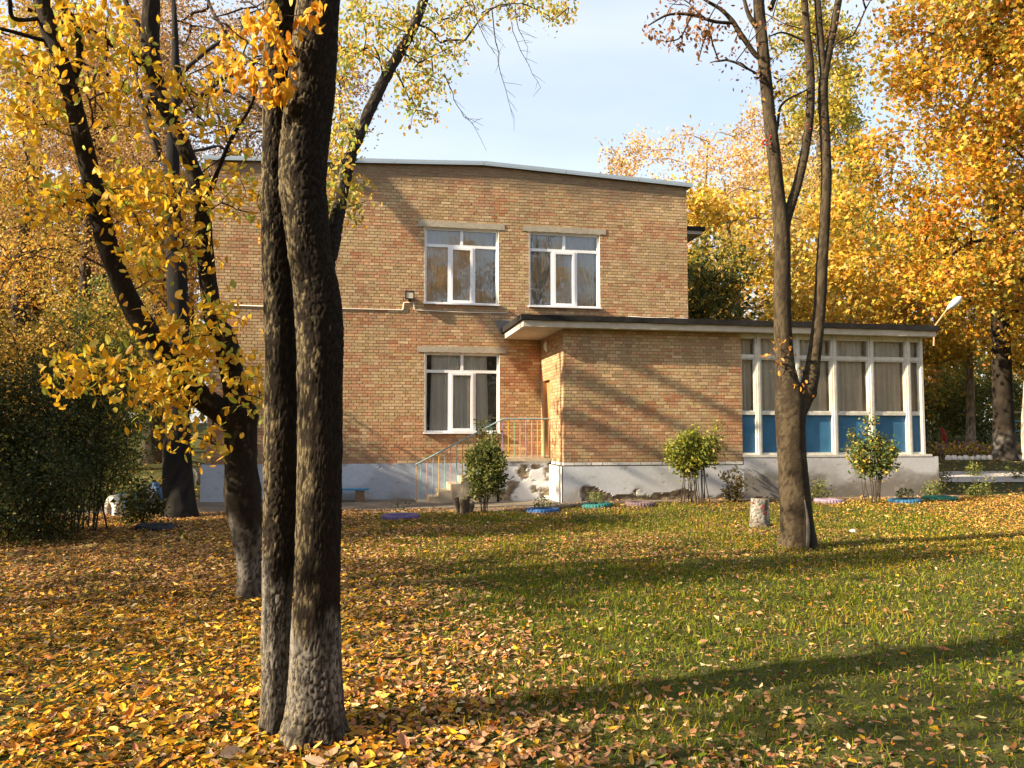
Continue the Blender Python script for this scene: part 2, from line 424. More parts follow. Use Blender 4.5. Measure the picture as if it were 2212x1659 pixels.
def brick_mesh(acc, B, to3, col, rg, proud=0.0065):
    n = len(B); d = proud + rg.normal(0, 0.0010, n); e = 0.0035
    fr_ = np.stack([np.stack([B[:, 0] + e, d, B[:, 2] + e], 1), np.stack([B[:, 1] - e, d, B[:, 2] + e], 1), np.stack([B[:, 1] - e, d, B[:, 3] - e], 1), np.stack([B[:, 0] + e, d, B[:, 3] - e], 1)], 1)
    z_ = np.zeros(n) - 0.004
    bk = np.stack([np.stack([B[:, 0], z_, B[:, 2]], 1), np.stack([B[:, 1], z_, B[:, 2]], 1), np.stack([B[:, 1], z_, B[:, 3]], 1), np.stack([B[:, 0], z_, B[:, 3]], 1)], 1)
    V = np.concatenate([fr_, bk], 1); V[:, :4] += rg.normal(0, 0.0008, (n, 4, 3))
    V = to3(V.reshape(-1, 3)); Q = (np.arange(n)[:, None, None] * 8 + BQ[None]).reshape(-1, 4)
    acc.raw(V, Q, None, np.repeat(col, 8, 0))
def front_map(Y): return lambda V: np.stack([V[:, 0], Y - V[:, 1], V[:, 2]], 1)
def side_map(X): return lambda V: np.stack([X - V[:, 1], V[:, 0], V[:, 2]], 1)

# --- main block shell
PZ = 0.89                                    # plinth top
w = Acc()
for a, b_, c, d in wall_cut(XL, XR, PZ, 8.1, openings): w.raw([[a, YF, c], [b_, YF, c], [b_, YF, d], [a, YF, d]], [[0, 1, 2, 3]])
w.raw([[XL, YF, 8.1], [3.0, YF, 8.1], [3.0, YF, 8.43], [XL, YF, 8.15]], [[0, 1, 2, 3]])
w.raw([[3.0, YF, 8.1], [XR, YF, 8.1], [XR, YF, 8.18], [3.0, YF, 8.43]], [[0, 1, 2, 3]])
w.box(XL, XL + .38, YF + .001, YB, 0, 8.12); w.box(XR - .38, XR, YF + .001, YB, 0, 8.15); w.box(XL + .38, XR - .38, YB - .38, YB, 0, 8.12)
fw = w.make('front_wall', M['mortar'], bld)
B = bricks(XL + .001, XR, PZ + .008, 8.42, openings, lambda x: top_z(x) - .004, 3)
cx_ = (B[:, 0] + B[:, 1]) / 2; cz_ = (B[:, 2] + B[:, 3]) / 2
rb = 0.20 * np.exp(-((cx_ - 0.4) / 1.6) ** 2 - ((cz_ - 1.25) / 0.45) ** 2) + 0.10 * np.exp(-((cx_ + 3.3) / 1.6) ** 2) + 0.05 * (1 - sstep(cz_, 1, 3))
cb = brick_col(cx_, cz_, 31, rb)
soot = sstep(cz_ + (fbm(cx_ * 1.2, cz_ * .8, 0, 77, 3) - .5) * .9, 7.55, 8.05)      # damp dirt under the coping
cb = mixc(cb, np.array([.13, .095, .065]), 0.70 * soot)
st_ = np.exp(-((cx_ + .35) / .45) ** 2) * sstep(cz_, 6.9, 7.7) * .4
cb = mixc(cb, np.array([.16, .11, .08]), st_)
def streaks(cx, cz, x0, x1, zt, ln, seed):                                        # rain stains running down from an edge
    n = fbm(cx * 7, cz * .5, 0, seed, 3); return sstep(n, .42, .62) * (1 - sstep(zt - cz, 0, ln)) * (cz < zt) * (cx > x0) * (cx < x1)
stn = .45 * streaks(cx_, cz_, 1.3, 3.6, 4.83, 1.0, 61) + .40 * streaks(cx_, cz_, 4.0, 6.2, 4.83, .6, 62) + .5 * streaks(cx_, cz_, 1.3, 3.6, 1.62, .7, 63) + .35 * streaks(cx_, cz_, XL, XR, 8.3, 2.0, 64) + .3 * streaks(cx_, cz_, XL, XR, 4.65, .8, 65)
cb = mixc(cb, np.array([.17, .125, .085]), np.clip(stn, 0, .7))
cb = mixc(cb, np.array([.20, .15, .11]), .5 * sstep(1.35 - cz_ + (fbm(cx_ * 2, cz_ * 2, 0, 67, 3) - .5) * .8, 0, .5))
ac = Acc(); brick_mesh(ac, B, front_map(YF), cb, rng); stuff(ac.make('brickwork', M['brick'], fw))
# --- outer ends of the main block: bricks of the left return
# --- wing brick walls
w = Acc()
w.raw([[WX0, YW, PZ], [WX1, YW, PZ], [WX1, YW, 4.02], [WX0, YW, 4.02]], [[0, 1, 2, 3]])
DOOR = (19.02, 19.84, 1.03, 2.98)
for a, b_, c, d in wall_cut(YW, YF, PZ, 4.02, [DOOR]): w.raw([[WX0, a, c], [WX0, a, d], [WX0, b_, d], [WX0, b_, c]], [[0, 1, 2, 3]])
w.box(WX1 - .25, WX1, YW + .003, YF, 0, 4.02)
ww = w.make('wing_wall', M['mortar'], bld)
BW = bricks(WX0 + .001, WX1 - .001, PZ + .008, 4.0, [], None, 5)
cx_ = (BW[:, 0] + BW[:, 1]) / 2; cz_ = (BW[:, 2] + BW[:, 3]) / 2
cw = brick_col(cx_, cz_, 57, 0.02 * np.ones(len(BW)))
cw = mixc(cw, np.array([.18, .13, .09]), .45 * sstep(fbm(cx_ * 3, cz_ * .6, 0, 68, 4), .5, .7) * sstep(cz_, 2.0, 3.9) + .35 * sstep(1.5 - cz_ + (fbm(cx_ * 2, cz_ * 2, 0, 69, 3) - .5), 0, .6))
cw = np.where((cz_ < PZ + .08)[:, None], np.array([.60, .58, .55]) * rng.normal(1, .06, (len(BW), 1)), cw)
dist = np.hypot(cx_, YW) + abs(cz_ - 1.6) * 0.3
order = np.argsort(dist); pick = np.zeros(len(BW), bool); pick[order[:300]] = True
ac = Acc(); brick_mesh(ac, BW[~pick], front_map(YW), cw[~pick], rng); stuff(ac.make('brickwork', M['brick'], ww))
vari = {}
for i in np.where(pick)[0]:
    u0, u1, z0, z1 = BW[i]; q = np.round(cw[i] * 22) / 22; key = (round((u1 - u0) * 40) / 40, round((z1 - z0) * 100) / 100, *q)
    if key not in vari:
        a2 = Acc(); brick_mesh(a2, np.array([[0, u1 - u0, 0, z1 - z0]]), front_map(0), np.array([cw[i]]), rng)
        me = mesh('brick', np.concatenate(a2.V), [np.concatenate(a2.Q)], np.concatenate(a2.c)); vari[key] = me
    put('brick', vari[key], M['brick'], ww, (u0, YW, z0))
BS = bricks(YW + .012, YF, PZ + .008, 4.0, [DOOR], None, 9)
cs = brick_col((BS[:, 0] + BS[:, 1]) / 2, (BS[:, 2] + BS[:, 3]) / 2, 91, 0 * BS[:, 0])
lowp = ((BS[:, 2] + BS[:, 3]) / 2 < PZ + .08)
cs = np.where(lowp[:, None], np.array([.66, .65, .62]), cs)
ac = Acc(); brick_mesh(ac, BS, side_map(WX0), cs, rng); stuff(ac.make('brickwork', M['brick'], ww))

# --- plinths: fine sheets with chipped plaster
def plinth(name, p0, p1, z0, z1, nrm, base, seed, erode, parent=bld, damp=.30, dampc=(.30, .27, .22)):
    L = math.hypot(p1[0] - p0[0], p1[1] - p0[1]); nx = max(int(L / .035), 4); nz = int((z1 - z0) / .03)
    S, Z = np.meshgrid(np.linspace(0, L, nx), np.linspace(z0, z1, nz))
    n1 = fbm(S * 1.7, Z * 2.4, 0, seed, 5); hgt = (Z - z0) / (z1 - z0)
    er = erode(S, Z, n1); er = sstep(er, 0.48, 0.54)
    rough = fbm(S * 14, Z * 14, 0, seed + 9, 3)
    d = 0.02 - er * (0.02 + 0.03 * rough) + (n1 - .5) * .006
    pit = sstep(fbm(S * 5.5, Z * 8, 0, seed + 3, 3), .76, .79); d -= pit * .002
    dirt = sstep(damp - hgt + (n1 - .5) * .9, 0, .35)
    col = mixc(np.broadcast_to(base, (*S.shape, 3)), np.array(dampc), dirt * .8)
    col = mixc(col, np.array([.36, .33, .29]), pit * .7); sm = sstep(fbm(S * .9, Z * 1.6, 0, seed + 13, 5), .48, .7); col = col * (1 - .22 * sm[..., None])
    col = mixc(col, mixc(np.broadcast_to([.13, .10, .07], (*S.shape, 3)), np.array([.34, .27, .18]), sstep(rough, .4, .65)), er)
    t = S / L
    P = np.stack([p0[0] + (p1[0] - p0[0]) * t + nrm[0] * d, p0[1] + (p1[1] - p0[1]) * t + nrm[1] * d, Z], -1)
    V, Q = grid(P)
    return add(name, V, Q, M['plaster'], parent, col.reshape(-1, 3))
BLUEW = np.array([.44, .49, .58]); WHT = np.array([.50, .52, .555])
noer = lambda S, Z, n: n * 0
plinth('plinth', (XL - .10, YF - .06), (3.3, YF - .06), -.15, PZ, (0, -1), BLUEW, 21, lambda S, Z, n: n * .62 + .04 * sstep(.2 - Z, 0, .2))
box('plinth_ledge', (XL - .10, 3.3, YF - .07, YF + .2, PZ - .015, PZ + .006), M['concrete'], bld)
box('plinth_end', (XL - .10, XL, YF - .055, YB, -.1, PZ - .016), M['white'], bld)
plinth('plinth', (WX0 - .03, YW - .02), (WX1, YW - .02), -.1, PZ - .01, (0, -1), WHT, 22,
       lambda S, Z, n: .40 * n + .66 * sstep(.42 - Z + .10 * np.sin(S * 2.1 + .6) + (n - .5) * .35, 0, .22) * sstep(S, .25, .7) * (1 - .6 * sstep(S, 2.6, 3.4)), bld, .42)
plinth('plinth', (WX0 - .03, YF - 1.05), (WX0 - .03, YW - .02), -.1, PZ - .01, (-1, 0), np.array([.74, .74, .73]), 23, noer)
plinth('plinth', (WX1, YW - .02), (13.97, YW - .02), -.1, 1.06, (0, -1), np.array([.50, .505, .53]), 24,
       lambda S, Z, n: .45 * n + .4 * sstep(.2 - Z + (n - .5) * .3, 0, .2), bld, .80, (.13, .11, .08))
Acc().box(WX1, 13.95, YW + .02, YF, .0, 1.05).make('veranda_base', M['concrete'], bld)
box('plinth_end', (13.951, 13.97, YW + .0, YF, -.1, 1.055), M['white'], bld)
box('bottom_rail', (WX1 + .003, 13.80, YW - .05, YW + .15, 1.062, 1.115), M['white_wood'], bld)
Acc().box(WX0 + .02, WX1 - .02, YW + .01, YF, .0, .88).make('wing_floor', M['dark'], bld)

# --- coping of the main block
def sweep_box(name, P, wy0, wy1, h, mat, parent):
    ac = Acc()
    for p, q in zip(P, P[1:]):
        (x0, z0), (x1, z1) = p, q
        ac.raw([[x0, wy0, z0], [x1, wy0, z1], [x1, wy1, z1], [x0, wy1, z0], [x0, wy0, z0 + h], [x1, wy0, z1 + h], [x1, wy1, z1 + h], [x0, wy1, z0 + h]], BF)
    return ac.make(name, mat, parent)
cop = [(-3.75, 8.145), (-1.3, 8.25), (0.75, 8.335), (3.0, 8.43), (5.15, 8.335), (7.1, 8.247), (8.62, 8.178)]
for i, (p, q) in enumerate(zip(cop, cop[1:])):
    sweep_box('coping', [(p[0] + .004, p[1]), (q[0] - .004, q[1])], YF - .10, YF + .35, 0.075 + .004 * (i % 2), M['coping'], bld)
    sweep_box('coping_lip', [(p[0] + .006, p[1] - .03), (q[0] - .006, q[1] - .03)], YF - .098, YF - .085, 0.028, M['coping'], bld)
ac = Acc(); ac.raw([[XL, YF + .3, 8.14], [3, YF + .3, 8.42], [3, YB, 8.42], [XL, YB, 8.14]], [[0, 1, 2, 3]]); ac.raw([[3, YF + .3, 8.42], [XR, YF + .3, 8.17], [XR, YB, 8.17], [3, YB, 8.42]], [[0, 1, 2, 3]])
ac.make('main_roof', M['felt'], bld)
# inside: floors and a back wall so the rooms are rooms
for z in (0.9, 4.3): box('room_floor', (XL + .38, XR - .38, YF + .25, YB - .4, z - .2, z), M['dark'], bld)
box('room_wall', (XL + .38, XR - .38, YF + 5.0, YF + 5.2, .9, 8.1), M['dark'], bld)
# --- side canopy on the right return
sc_ = path_px([(1484, 466, 21.2), (1520, 471, 21.2)])
ac = Acc().box(XR, 9.35, 21.0, 24.5, 7.18, 7.28); ac.make('side_canopy', M['slab'], bld)
box('canopy_felt', (XR, 9.42, 20.95, 24.55, 7.281, 7.39), M['felt'], bld)

# --- lintels
def lintel(x0, x1, z, seed):
    n = 40; xs = np.linspace(x0, x1, n); rg = np.random.default_rng(seed)
    t = z + .145 + rg.normal(0, .003, n); b_ = z + rg.normal(0, .006, n)
    P = np.zeros((4, n, 3)); P[:, :, 0] = xs
    P[0, :, 1] = YF; P[0, :, 2] = b_; P[1, :, 1] = YF - .022; P[1, :, 2] = b_; P[2, :, 1] = YF - .022; P[2, :, 2] = t; P[3, :, 1] = YF; P[3, :, 2] = t
    V, Q = grid(P); add('lintel', V, Q, M['concrete'], bld)
lintel(1.36, 3.55, 6.775, 1); lintel(4.03, 6.22, 6.775, 2); lintel(1.36, 3.60, 3.63, 3)

# --- windows
def curtain(x0, x1, y, z0, z1, parent, folds=9, seed=0, flare=0.0):
    rg = np.random.default_rng(seed); n = 90; xs = np.linspace(0, 1, n); zs = np.linspace(0, 1, 8)
    ph = fbm(xs * folds * .9, 0 * xs, 0, seed, 2) * 7
    P = np.zeros((8, n, 3))
    for k, zt in enumerate(zs):
        sp = 1 + flare * (1 - zt); P[k, :, 0] = (x0 + x1) / 2 + (xs - .5) * (x1 - x0) * sp
        P[k, :, 1] = y + .035 * np.sin(xs * folds * 6.28 + ph); P[k, :, 2] = z0 + (z1 - z0) * zt
    V, Q = grid(P); return add('curtain', V, Q, M['curtain'], parent, smooth=True)
def window(o, lit, seed, ground=False):
    x0, x1, z0, z1 = o; W = x1 - x0; Hh = z1 - z0; yf = YF + .075
    e = thing_part('window', bld)
    rv = Acc(); d = .32
    rv.box(x0 - .001, x0 + .012, YF - .006, YF + d, z0, z1); rv.box(x1 - .012, x1 + .001, YF - .006, YF + d, z0, z1)
    rv.box(x0 + .012, x1 - .012, YF + .01, YF + d, z1 - .012, z1 + .002); rv.box(x0 + .012, x1 - .012, YF + .12, YF + d, z0 - .01, z0 + .012)
    rv.make('reveal', M['reveal'], e)
    xs = [x0 + .012, x0 + .335 * W, x0 + .665 * W, x1 - .012]; zt = z1 - .225 * Hh; m_ = .045; y0, y1 = yf, yf + .07
    fr = Acc()
    fr.box(x0 + .012, x0 + .062, y0, y1, z0 + .062, z1 - .052); fr.box(x1 - .062, x1 - .012, y0, y1, z0 + .062, z1 - .052)
    fr.box(x0 + .012, x1 - .012, y0 + .001, y1, z0 + .012, z0 + .062); fr.box(x0 + .012, x1 - .012, y0 + .001, y1, z1 - .052, z1 - .012)
    fr.box(x0 + .062, x1 - .062, y0 + .002, y1, zt - m_, zt + m_ * .6)
    for xx in xs[1:3]: fr.box(xx - .036, xx + .036, y0 + .003, y1, z0 + .062, zt - m_)
    xm = (x0 + x1) / 2; fr.box(xm - .036, xm + .036, y0 + .004, y1, zt + m_ * .6, z1 - .052)
    fr.make('frame', M['pvc'], e)
    sa = Acc(); a, b_ = xs[1] + .030, xs[2] - .030; c, d_ = z0 + .058, zt - m_ + .002; t = .058; ys, ye = y0 - .018, y0 + .05
    sa.box(a, a + t, ys, ye, c, d_); sa.box(b_ - t, b_, ys, ye, c, d_); sa.box(a + t, b_ - t, ys + .001, ye, c, c + t); sa.box(a + t, b_ - t, ys + .001, ye, d_ - t, d_)
    sa.make('sash', M['pvc'], e)
    yg = y0 + .04; rg = np.random.default_rng(seed)
    panes = [(xs[0] + .05, xs[1] - .036, z0 + .062, zt - m_), (a + t, b_ - t, c + t, d_ - t), (xs[2] + .036, xs[3] - .05, z0 + .062, zt - m_),
             (xs[0] + .05, xm - .036, zt + m_ * .6, z1 - .052), (xm + .036, xs[3] - .05, zt + m_ * .6, z1 - .052)]
    for p in panes:
        tx, tz = rg.normal(0, .006, 2)
        me = mesh('pane', [[p[0], yg + tx * .2, p[2]], [p[1], yg - tx * .2, p[2]], [p[1], yg - tx * .2 + tz * .2, p[3]], [p[0], yg + tx * .2 + tz * .2, p[3]]], [[0, 1, 2, 3]])
        put('pane', me, M['glass_low' if ground else 'glass'], e)
    sl_ = Acc().box(x0 - .02, x1 + .02, YF - .085, YF + .085, z0 - .018, z0 + .012); sl_.make('sill', M['pvc'], e)
    if ground:
        curtain(x0 + .20, x1 - .30, YF + .185, z0, z1, e, 10, seed, 0.07)
    else:
        curtain(x0 + .03, x1 - .12, YF + .185, z0, z1, e, 12, seed, 0)
    return e
def thing_part(name, parent):
    o = bpy.data.objects.new(name, None); C.objects.link(o); o.parent = parent; o.empty_display_size = .1; return o
window(UW[0], 1, 11); window(UW[1], 1, 12); window(GW, 1, 13, True)

# --- wing roof slab with dark felt edge (reaches over the porch)
n = 220; xs = np.linspace(3.53, 13.86, n)
def slab_sheet(name, y0, zlo, zhi, jit, mat, seed, x0=3.53, x1=13.86):
    rg = np.random.default_rng(seed); xs = np.linspace(x0, x1, n)
    j1 = (fbm(xs * 3, 0 * xs, 0, seed, 4) - .5) * jit; j2 = (fbm(xs * 2.2, 0 * xs, 0, seed + 5, 4) - .5) * jit
    P = np.zeros((5, n, 3)); P[:, :, 0] = xs
    P[0, :, 1:] = [YF, 0]; P[0, :, 2] = zlo; P[1, :, 1] = y0 + j1 * .4; P[1, :, 2] = zlo + j1 * .5
    P[2, :, 1] = y0 + j2 * .4; P[2, :, 2] = zhi + j2 * .3; P[3, :, 1] = YF; P[3, :, 2] = zhi + .02; P[4] = P[0]
    V, Q = grid(P)
    e0 = [0, n, 2 * n, 3 * n]; e1 = [n - 1 + k * n for k in (3, 2, 1, 0)]
    return add(name, V, [np.concatenate([Q, [e0, e1]])], mat, bld)
slab_sheet('roof_slab', 17.50, 3.99, 4.135, .022, M['slab'], 3)
slab_sheet('roof_felt', 17.45, 4.137, 4.26, .07, M['felt'], 8, 3.47, 13.93)
# felt turned up against the main wall with a pale edge strip
ac = Acc(); xs = np.linspace(5.95, XR, 60); hz = 4.60 + (fbm(xs * 3, xs * 0, 0, 3, 3) - .5) * .05 + .02 * np.sin(xs)
P = np.zeros((2, 60, 3)); P[:, :, 0] = xs; P[:, :, 1] = YF - .03; P[0, :, 2] = 4.2; P[1, :, 2] = hz; P[0, 0, 0] = 5.85
V, Q = grid(P); add('felt_upstand', V, Q, M['felt'], bld)
pp = np.concatenate([[[5.86, YF - .05, 4.28], [5.90, YF - .05, 4.45]], np.stack([xs[2:], np.full(58, YF - .05), hz[2:] + .012], 1)])
Acc().tube(pp, .017, 6).make('edge_strip', M['cable'], bld, True)
ac = Acc(); ac.raw([[3.46, YF - .03, 4.12], [4.1, YF - .03, 4.12], [4.1, YF - .03, 4.46], [3.30, YF - .03, 4.46]], [[0, 1, 2, 3]]); ac.make('felt_upstand', simple('faded_felt', (.16, .155, .15), .9, .3, 8, .4), bld)

# --- porch door, landing, steps
dr = thing_part('door', bld)
ac = Acc().box(WX0 + .09, WX0 + .13, DOOR[0] + .05, DOOR[1] - .05, DOOR[2], DOOR[3] - .05); ac.make('door_leaf', M['door'], dr)
ac = Acc().box(WX0 - .003, WX0 + .14, DOOR[0] - .001, DOOR[0] + .05, DOOR[2], DOOR[3]).box(WX0 - .003, WX0 + .14, DOOR[1] - .05, DOOR[1] + .001, DOOR[2], DOOR[3]).box(WX0 - .002, WX0 + .14, DOOR[0] + .05, DOOR[1] - .05, DOOR[3] - .05, DOOR[3] + .001)
ac.make('door_frame', simple('brown_frame', (.36, .22, .11), .6, .15, 10, .1), dr)
Acc().tube([[WX0 + .09, 19.12, 2.02], [WX0 + .03, 19.12, 2.02], [WX0 + .03, 19.24, 2.02]], .011, 6).make('handle', M['black'], dr)
LZ, LX0, LY = 1.03, 3.24, 18.95
lan = thing_part('landing', bld)
plinth('landing_wall', (LX0, LY), (WX0 - .035, LY), -.1, LZ - .07, (0, -1), np.array([.58, .60, .63]), 41, lambda S, Z, n: n * .98 - .03, lan)
box('landing_slab', (LX0 - .06, WX0 - .02, LY - .06, YF, LZ - .07, LZ), M['concrete_step'], lan)
box('landing_core', (LX0, WX0 - .03, LY + .06, YF, -.1, LZ - .071), M['concrete_step'], lan)
rgs = np.random.default_rng(4)
nst = 7
for k in range(nst):
    zt = LZ - .147 * (k + 1) + .0; xk = LX0 - .06 - .262 * k
    if zt < .03: zt = .035
    P = np.array([[xk - .30, LY - .0, -.12], [xk, LY - .0, -.12], [xk, YF - .07, -.12], [xk - .30, YF - .07, -.12], [xk - .30, LY - .03, zt], [xk, LY - .03, zt], [xk, YF - .07, zt], [xk - .30, YF - .07, zt]])
    P[4:] += rgs.normal(0, .006, (4, 3)); P[[1, 2, 5, 6], 0] -= .001 * k; P[:4, 1] += .002 * k
    add('step', P, BF, M['concrete_step'], lan)
# railing, every baluster its own colour
rail = thing('stair_railing', 'thin metal stair railing with balusters painted in pastel colours up to the porch', 'railing')
RC = dict(o=(.50, .30, .10), t=(.22, .42, .38), p=(.50, .30, .26), b=(.24, .38, .45), y=(.55, .36, .06), g=(.22, .36, .18), v=(.30, .22, .36), n=(.35, .2, .1))
seq = [(680, 'o'), (710, 't'), (750, 'p'), (790, 'b'), (828, 'y'), (868, 't'), (905, 'p'), (945, 'b'), (983, 'o'), (1023, 'g'), (1063, 'p'), (1100, 'v'), (1137, 'y'), (1175, 'g'), (1212, 'p'),
       (1247, 'v'), (1287, 'y'), (1327, 'g'), (1365, 'p'), (1403, 'v'), (1443, 'p'), (1480, 'y'), (1522, 'g'), (1560, 'n')]
YR = LY + .03
def zx(z5): return onY((1000 + z5 * .48222) / 1.4756, 1000, YR)[0]
xa, xb, xc = zx(678), zx(1250), WX0 - .03
zr0, zr1 = .90, 1.96
def railz(x): return zr0 + (zr1 - zr0) * min(1, max(0, (x - xa) / (xb - xa)))
for z5, k in seq:
    x = zx(z5); zt = railz(x)
    if x > LX0 - .06: zb = LZ
    else:
        i = int((LX0 - .06 - x) / .262); zb = max(LZ - .147 * (i + 1), .035) - .01
    x = min(x, xc - .02)
    Acc().tube([[x, YR, zb], [x, YR, zt]], .0105, 6).make('baluster', paint(RC[k]), rail)
Acc().tube([[xa - .02, YR, zr0 - .008], [xb - .02, YR, zr1 - .01], [xb + .05, YR, zr1 + .008], [xc + .02, YR, zr1 + .01]], .018, 8).make('handrail', paint((.26, .36, .38)), rail)
Acc().tube([[LX0 + .0, YR, LZ + .05], [xc, YR, LZ + .05]], .010, 6).make('bottom_bar', paint((.5, .44, .34)), rail)

# --- veranda: posts, rails, panes, panels
YV = YW + .06
def vx(u): return onY(u, 860, YV)[0]
cols = [vx(u) for u in (1636, 1720, 1800, 1880, 1959.5)] + [13.60]
zA, zB, zC, zD, zE = 1.115, 2.06, 2.13, 3.40, 3.87
for i, x in enumerate(cols):
    wv = .075 if i < 5 else .05
    P = Acc().box(x - wv, x + wv, YV - .07, YV + .07, zA + .001, 3.985); P.make('veranda_post', M['white_wood'], bld)
    Acc().box(x - .032, x + .032, YV - .095, YV - .0705, zA + .002, 3.984).make('post_strip', M['white_wood'], bld)
segs = [(WX1 + .002, cols[0] - .075)] + [(cols[i] + .075, cols[i + 1] - (.075 if i < 4 else .05)) for i in range(5)]
for i, (a, b_) in enumerate(segs):
    for bb in ((a, b_, YV - .05, YV + .05, zB, zC), (a, b_, YV - .045, YV + .05, zD, zD + .09), (a, b_, YV - .05, YV + .05, zE, 3.984), (a, b_, YV - .06, YV + .05, zA + .001, zA + .05)):
        box('veranda_rail', bb, M['white_wood'], bld)
    pn = mesh('panel', [[a, YV + .0, zA + .05], [b_, YV + .0, zA + .05], [b_, YV + .002, zB], [a, YV + .002, zB]], [[0, 1, 2, 3]]); put('panel', pn, M['blue_panel'], bld)
    fr_ = Acc(); t = .03
    fr_.box(a, a + t, YV - .03, YV + .03, zC, zD); fr_.box(b_ - t, b_, YV - .03, YV + .03, zC, zD); fr_.box(a + t, b_ - t, YV - .03, YV + .03, zC, zC + t); fr_.box(a + t, b_ - t, YV - .03, YV + .03, zD - t, zD)
    fr_.make('casement', M['white_wood'], bld)
    rg = np.random.default_rng(60 + i); q = rg.normal(0, .002, 2)
    for zz0, zz1 in ((zC + t, zD - t), (zD + .09, zE)):
        a3, b3 = (a + t, b_ - t) if zz0 < 3 else (a, b_)
        put('pane', mesh('pane', [[a3, YV + q[0], zz0], [b3, YV - q[0], zz0], [b3, YV - q[0] + q[1], zz1], [a3, YV + q[0] + q[1], zz1]], [[0, 1, 2, 3]]), M['glass_old'], bld)
    curtain(a + .02, b_ - .05, YV + .10, 1.2, 3.9, bld, 5, 80 + i, 0)
box('veranda_inner_wall', (WX1, 13.64, YV + 1.9, YV + 1.95, 1.05, 3.98), M['dark'], bld)
Acc().box(13.61, 13.65, YV + .07, YF, 1.06, 3.985).make('veranda_end', M['white_wood'], bld)

# --- small fixtures on the walls
fl = thing('floodlight', 'small black square floodlight on the brick wall beside the upper windows', 'floodlight')
p = onY(885, 638, YF - .12); x, z = p[0], p[2]
Acc().box(x - .105, x + .105, YF - .17, YF - .10, z - .10, z + .10).make('housing', M['black'], fl)
fr_ = Acc().box(x - .112, x - .085, YF - .186, YF - .1705, z - .107, z + .107).box(x + .085, x + .112, YF - .186, YF - .1705, z - .107, z + .107).box(x - .085, x + .085, YF - .186, YF - .1705, z + .08, z + .107).box(x - .085, x + .085, YF - .186, YF - .1705, z - .107, z - .08)
fr_.make('bezel', M['black'], fl); Acc().box(x - .084, x + .084, YF - .176, YF - .1706, z - .079, z + .079).make('lens', M['lamp_glass'], fl)
Acc().box(x - .03, x + .03, YF - .10, YF - .008, z - .14, z + .02).make('bracket', M['black'], fl)
cz1 = 4.655
cab = np.array([[XL, YF - .022, cz1 + .01], [-1.5, YF - .022, cz1 - .01], [x - .17, YF - .022, cz1], [x - .15, YF - .022, cz1 + .02], [x - .14, YF - .022, cz1 + .17], [x - .10, YF - .022, cz1 + .19], [x + .07, YF - .022, cz1 + .19], [x + .11, YF - .022, cz1 + .17], [x + .12, YF - .022, cz1 + .03], [x + .16, YF - .022, cz1 + .01], [x + 1.2, YF - .022, cz1 - .01], [3.62, YF - .022, cz1]])
cb_ = thing('wall_cable', 'pale cable clipped along the brick wall, looping under the floodlight', 'cable')
Acc().tube(cab, .013, 6).make('conduit', M['cable'], cb_, True)
wl = thing('porch_lamp', 'white oval lamp beside the porch door under the canopy', 'lamp')
p = onX(1183, 748, WX0); V, Q = lathe([[0.001, .08], [.06, .075], [.10, .04], [.11, .0], [.001, 0]], 16)
V = np.stack([WX0 - .012 - V[:, 2], p[1] + V[:, 0], p[2] + V[:, 1] * 1.25], 1); add('shade', V, Q, M['white'], wl, smooth=True)
Acc().box(WX0 - .02, WX0 - .0, p[1] - .06, p[1] + .06, p[2] - .09, p[2] + .09).make('base', M['white'], wl)
# roof lamp on an arm at the veranda end
rl = thing('street_lamp', 'white street lamp head on a slanting rusty arm above the veranda roof end', 'street lamp')
a0 = onY(2018, 706, 18.6); a1 = onY(2046, 668, 18.6); a2 = onY(2078, 640, 18.55)
Acc().tube([[a0[0] - .03, 18.6, a0[2] - .5], a0, a1], .022, 8).make('arm', simple('rusty_arm', (.42, .26, .13), .8, .2, 9, .2), rl)
T, N_, B_ = frames(np.array([a1, a2])); t = np.linspace(0, 1, 9); rad = np.array([.03, .05, .075, .09, .1, .1, .09, .06, .01])
Pl = a1 + (a2 - a1) * t[:, None] ; V, Q = tube(Pl, rad, 12); ctr = Pl.mean(0); V[:, 1] = 18.58 + (V[:, 1] - 18.58) * .9
add('lamp_head', V, Q, paint((.62, .66, .70), .35), rl, smooth=True)

# flowers behind the ground floor window
vs = thing('flower_vase', 'vase of pale flowers on the sill inside the ground floor window', 'vase')
vx0, vy0, vz0 = 3.22, YF + .215, GW[2] + .015
V, Q = lathe([[.001, 0], [.05, 0], [.06, .1], [.045, .2], [.06, .26], [.05, .26], [.001, .2]], 14); add('vase', V + [vx0, vy0, vz0], Q, paint((.35, .5, .5), .25), vs, smooth=True)
ac = Acc()
for k in range(22):
    d = rgs.normal(0, .07, 3); c = np.array([vx0, vy0, vz0 + .36]) + d * [1, .6, .7]
    V, Q = lathe([[.001, -.012], [.026, -.006], [.034, .012], [.012, .02], [.001, .012]], 7); ac.raw(V + c, Q)
ac.make('blooms', paint((.72, .70, .52), .8), vs)
# bench against the plinth
bn = thing('low_bench', 'low blue plank bench on brick legs against the white plinth', 'bench')
bx1 = onY(797, 1063, 19.55)[0]; bx0 = bx1 - 1.75
Acc().box(bx0, bx1, 19.42, 19.56, .285, .325).make('seat_plank', paint((.06, .26, .46)), bn)
Acc().box(bx0, bx1 - .01, 19.575, 19.72, .283, .322).make('seat_plank', paint((.06, .26, .46)), bn)
for xx in (bx0 + .2, bx1 - .32):
    Acc().box(xx, xx + .22, 19.44, 19.70, -.03, .283).make('leg', M['wood'], bn)

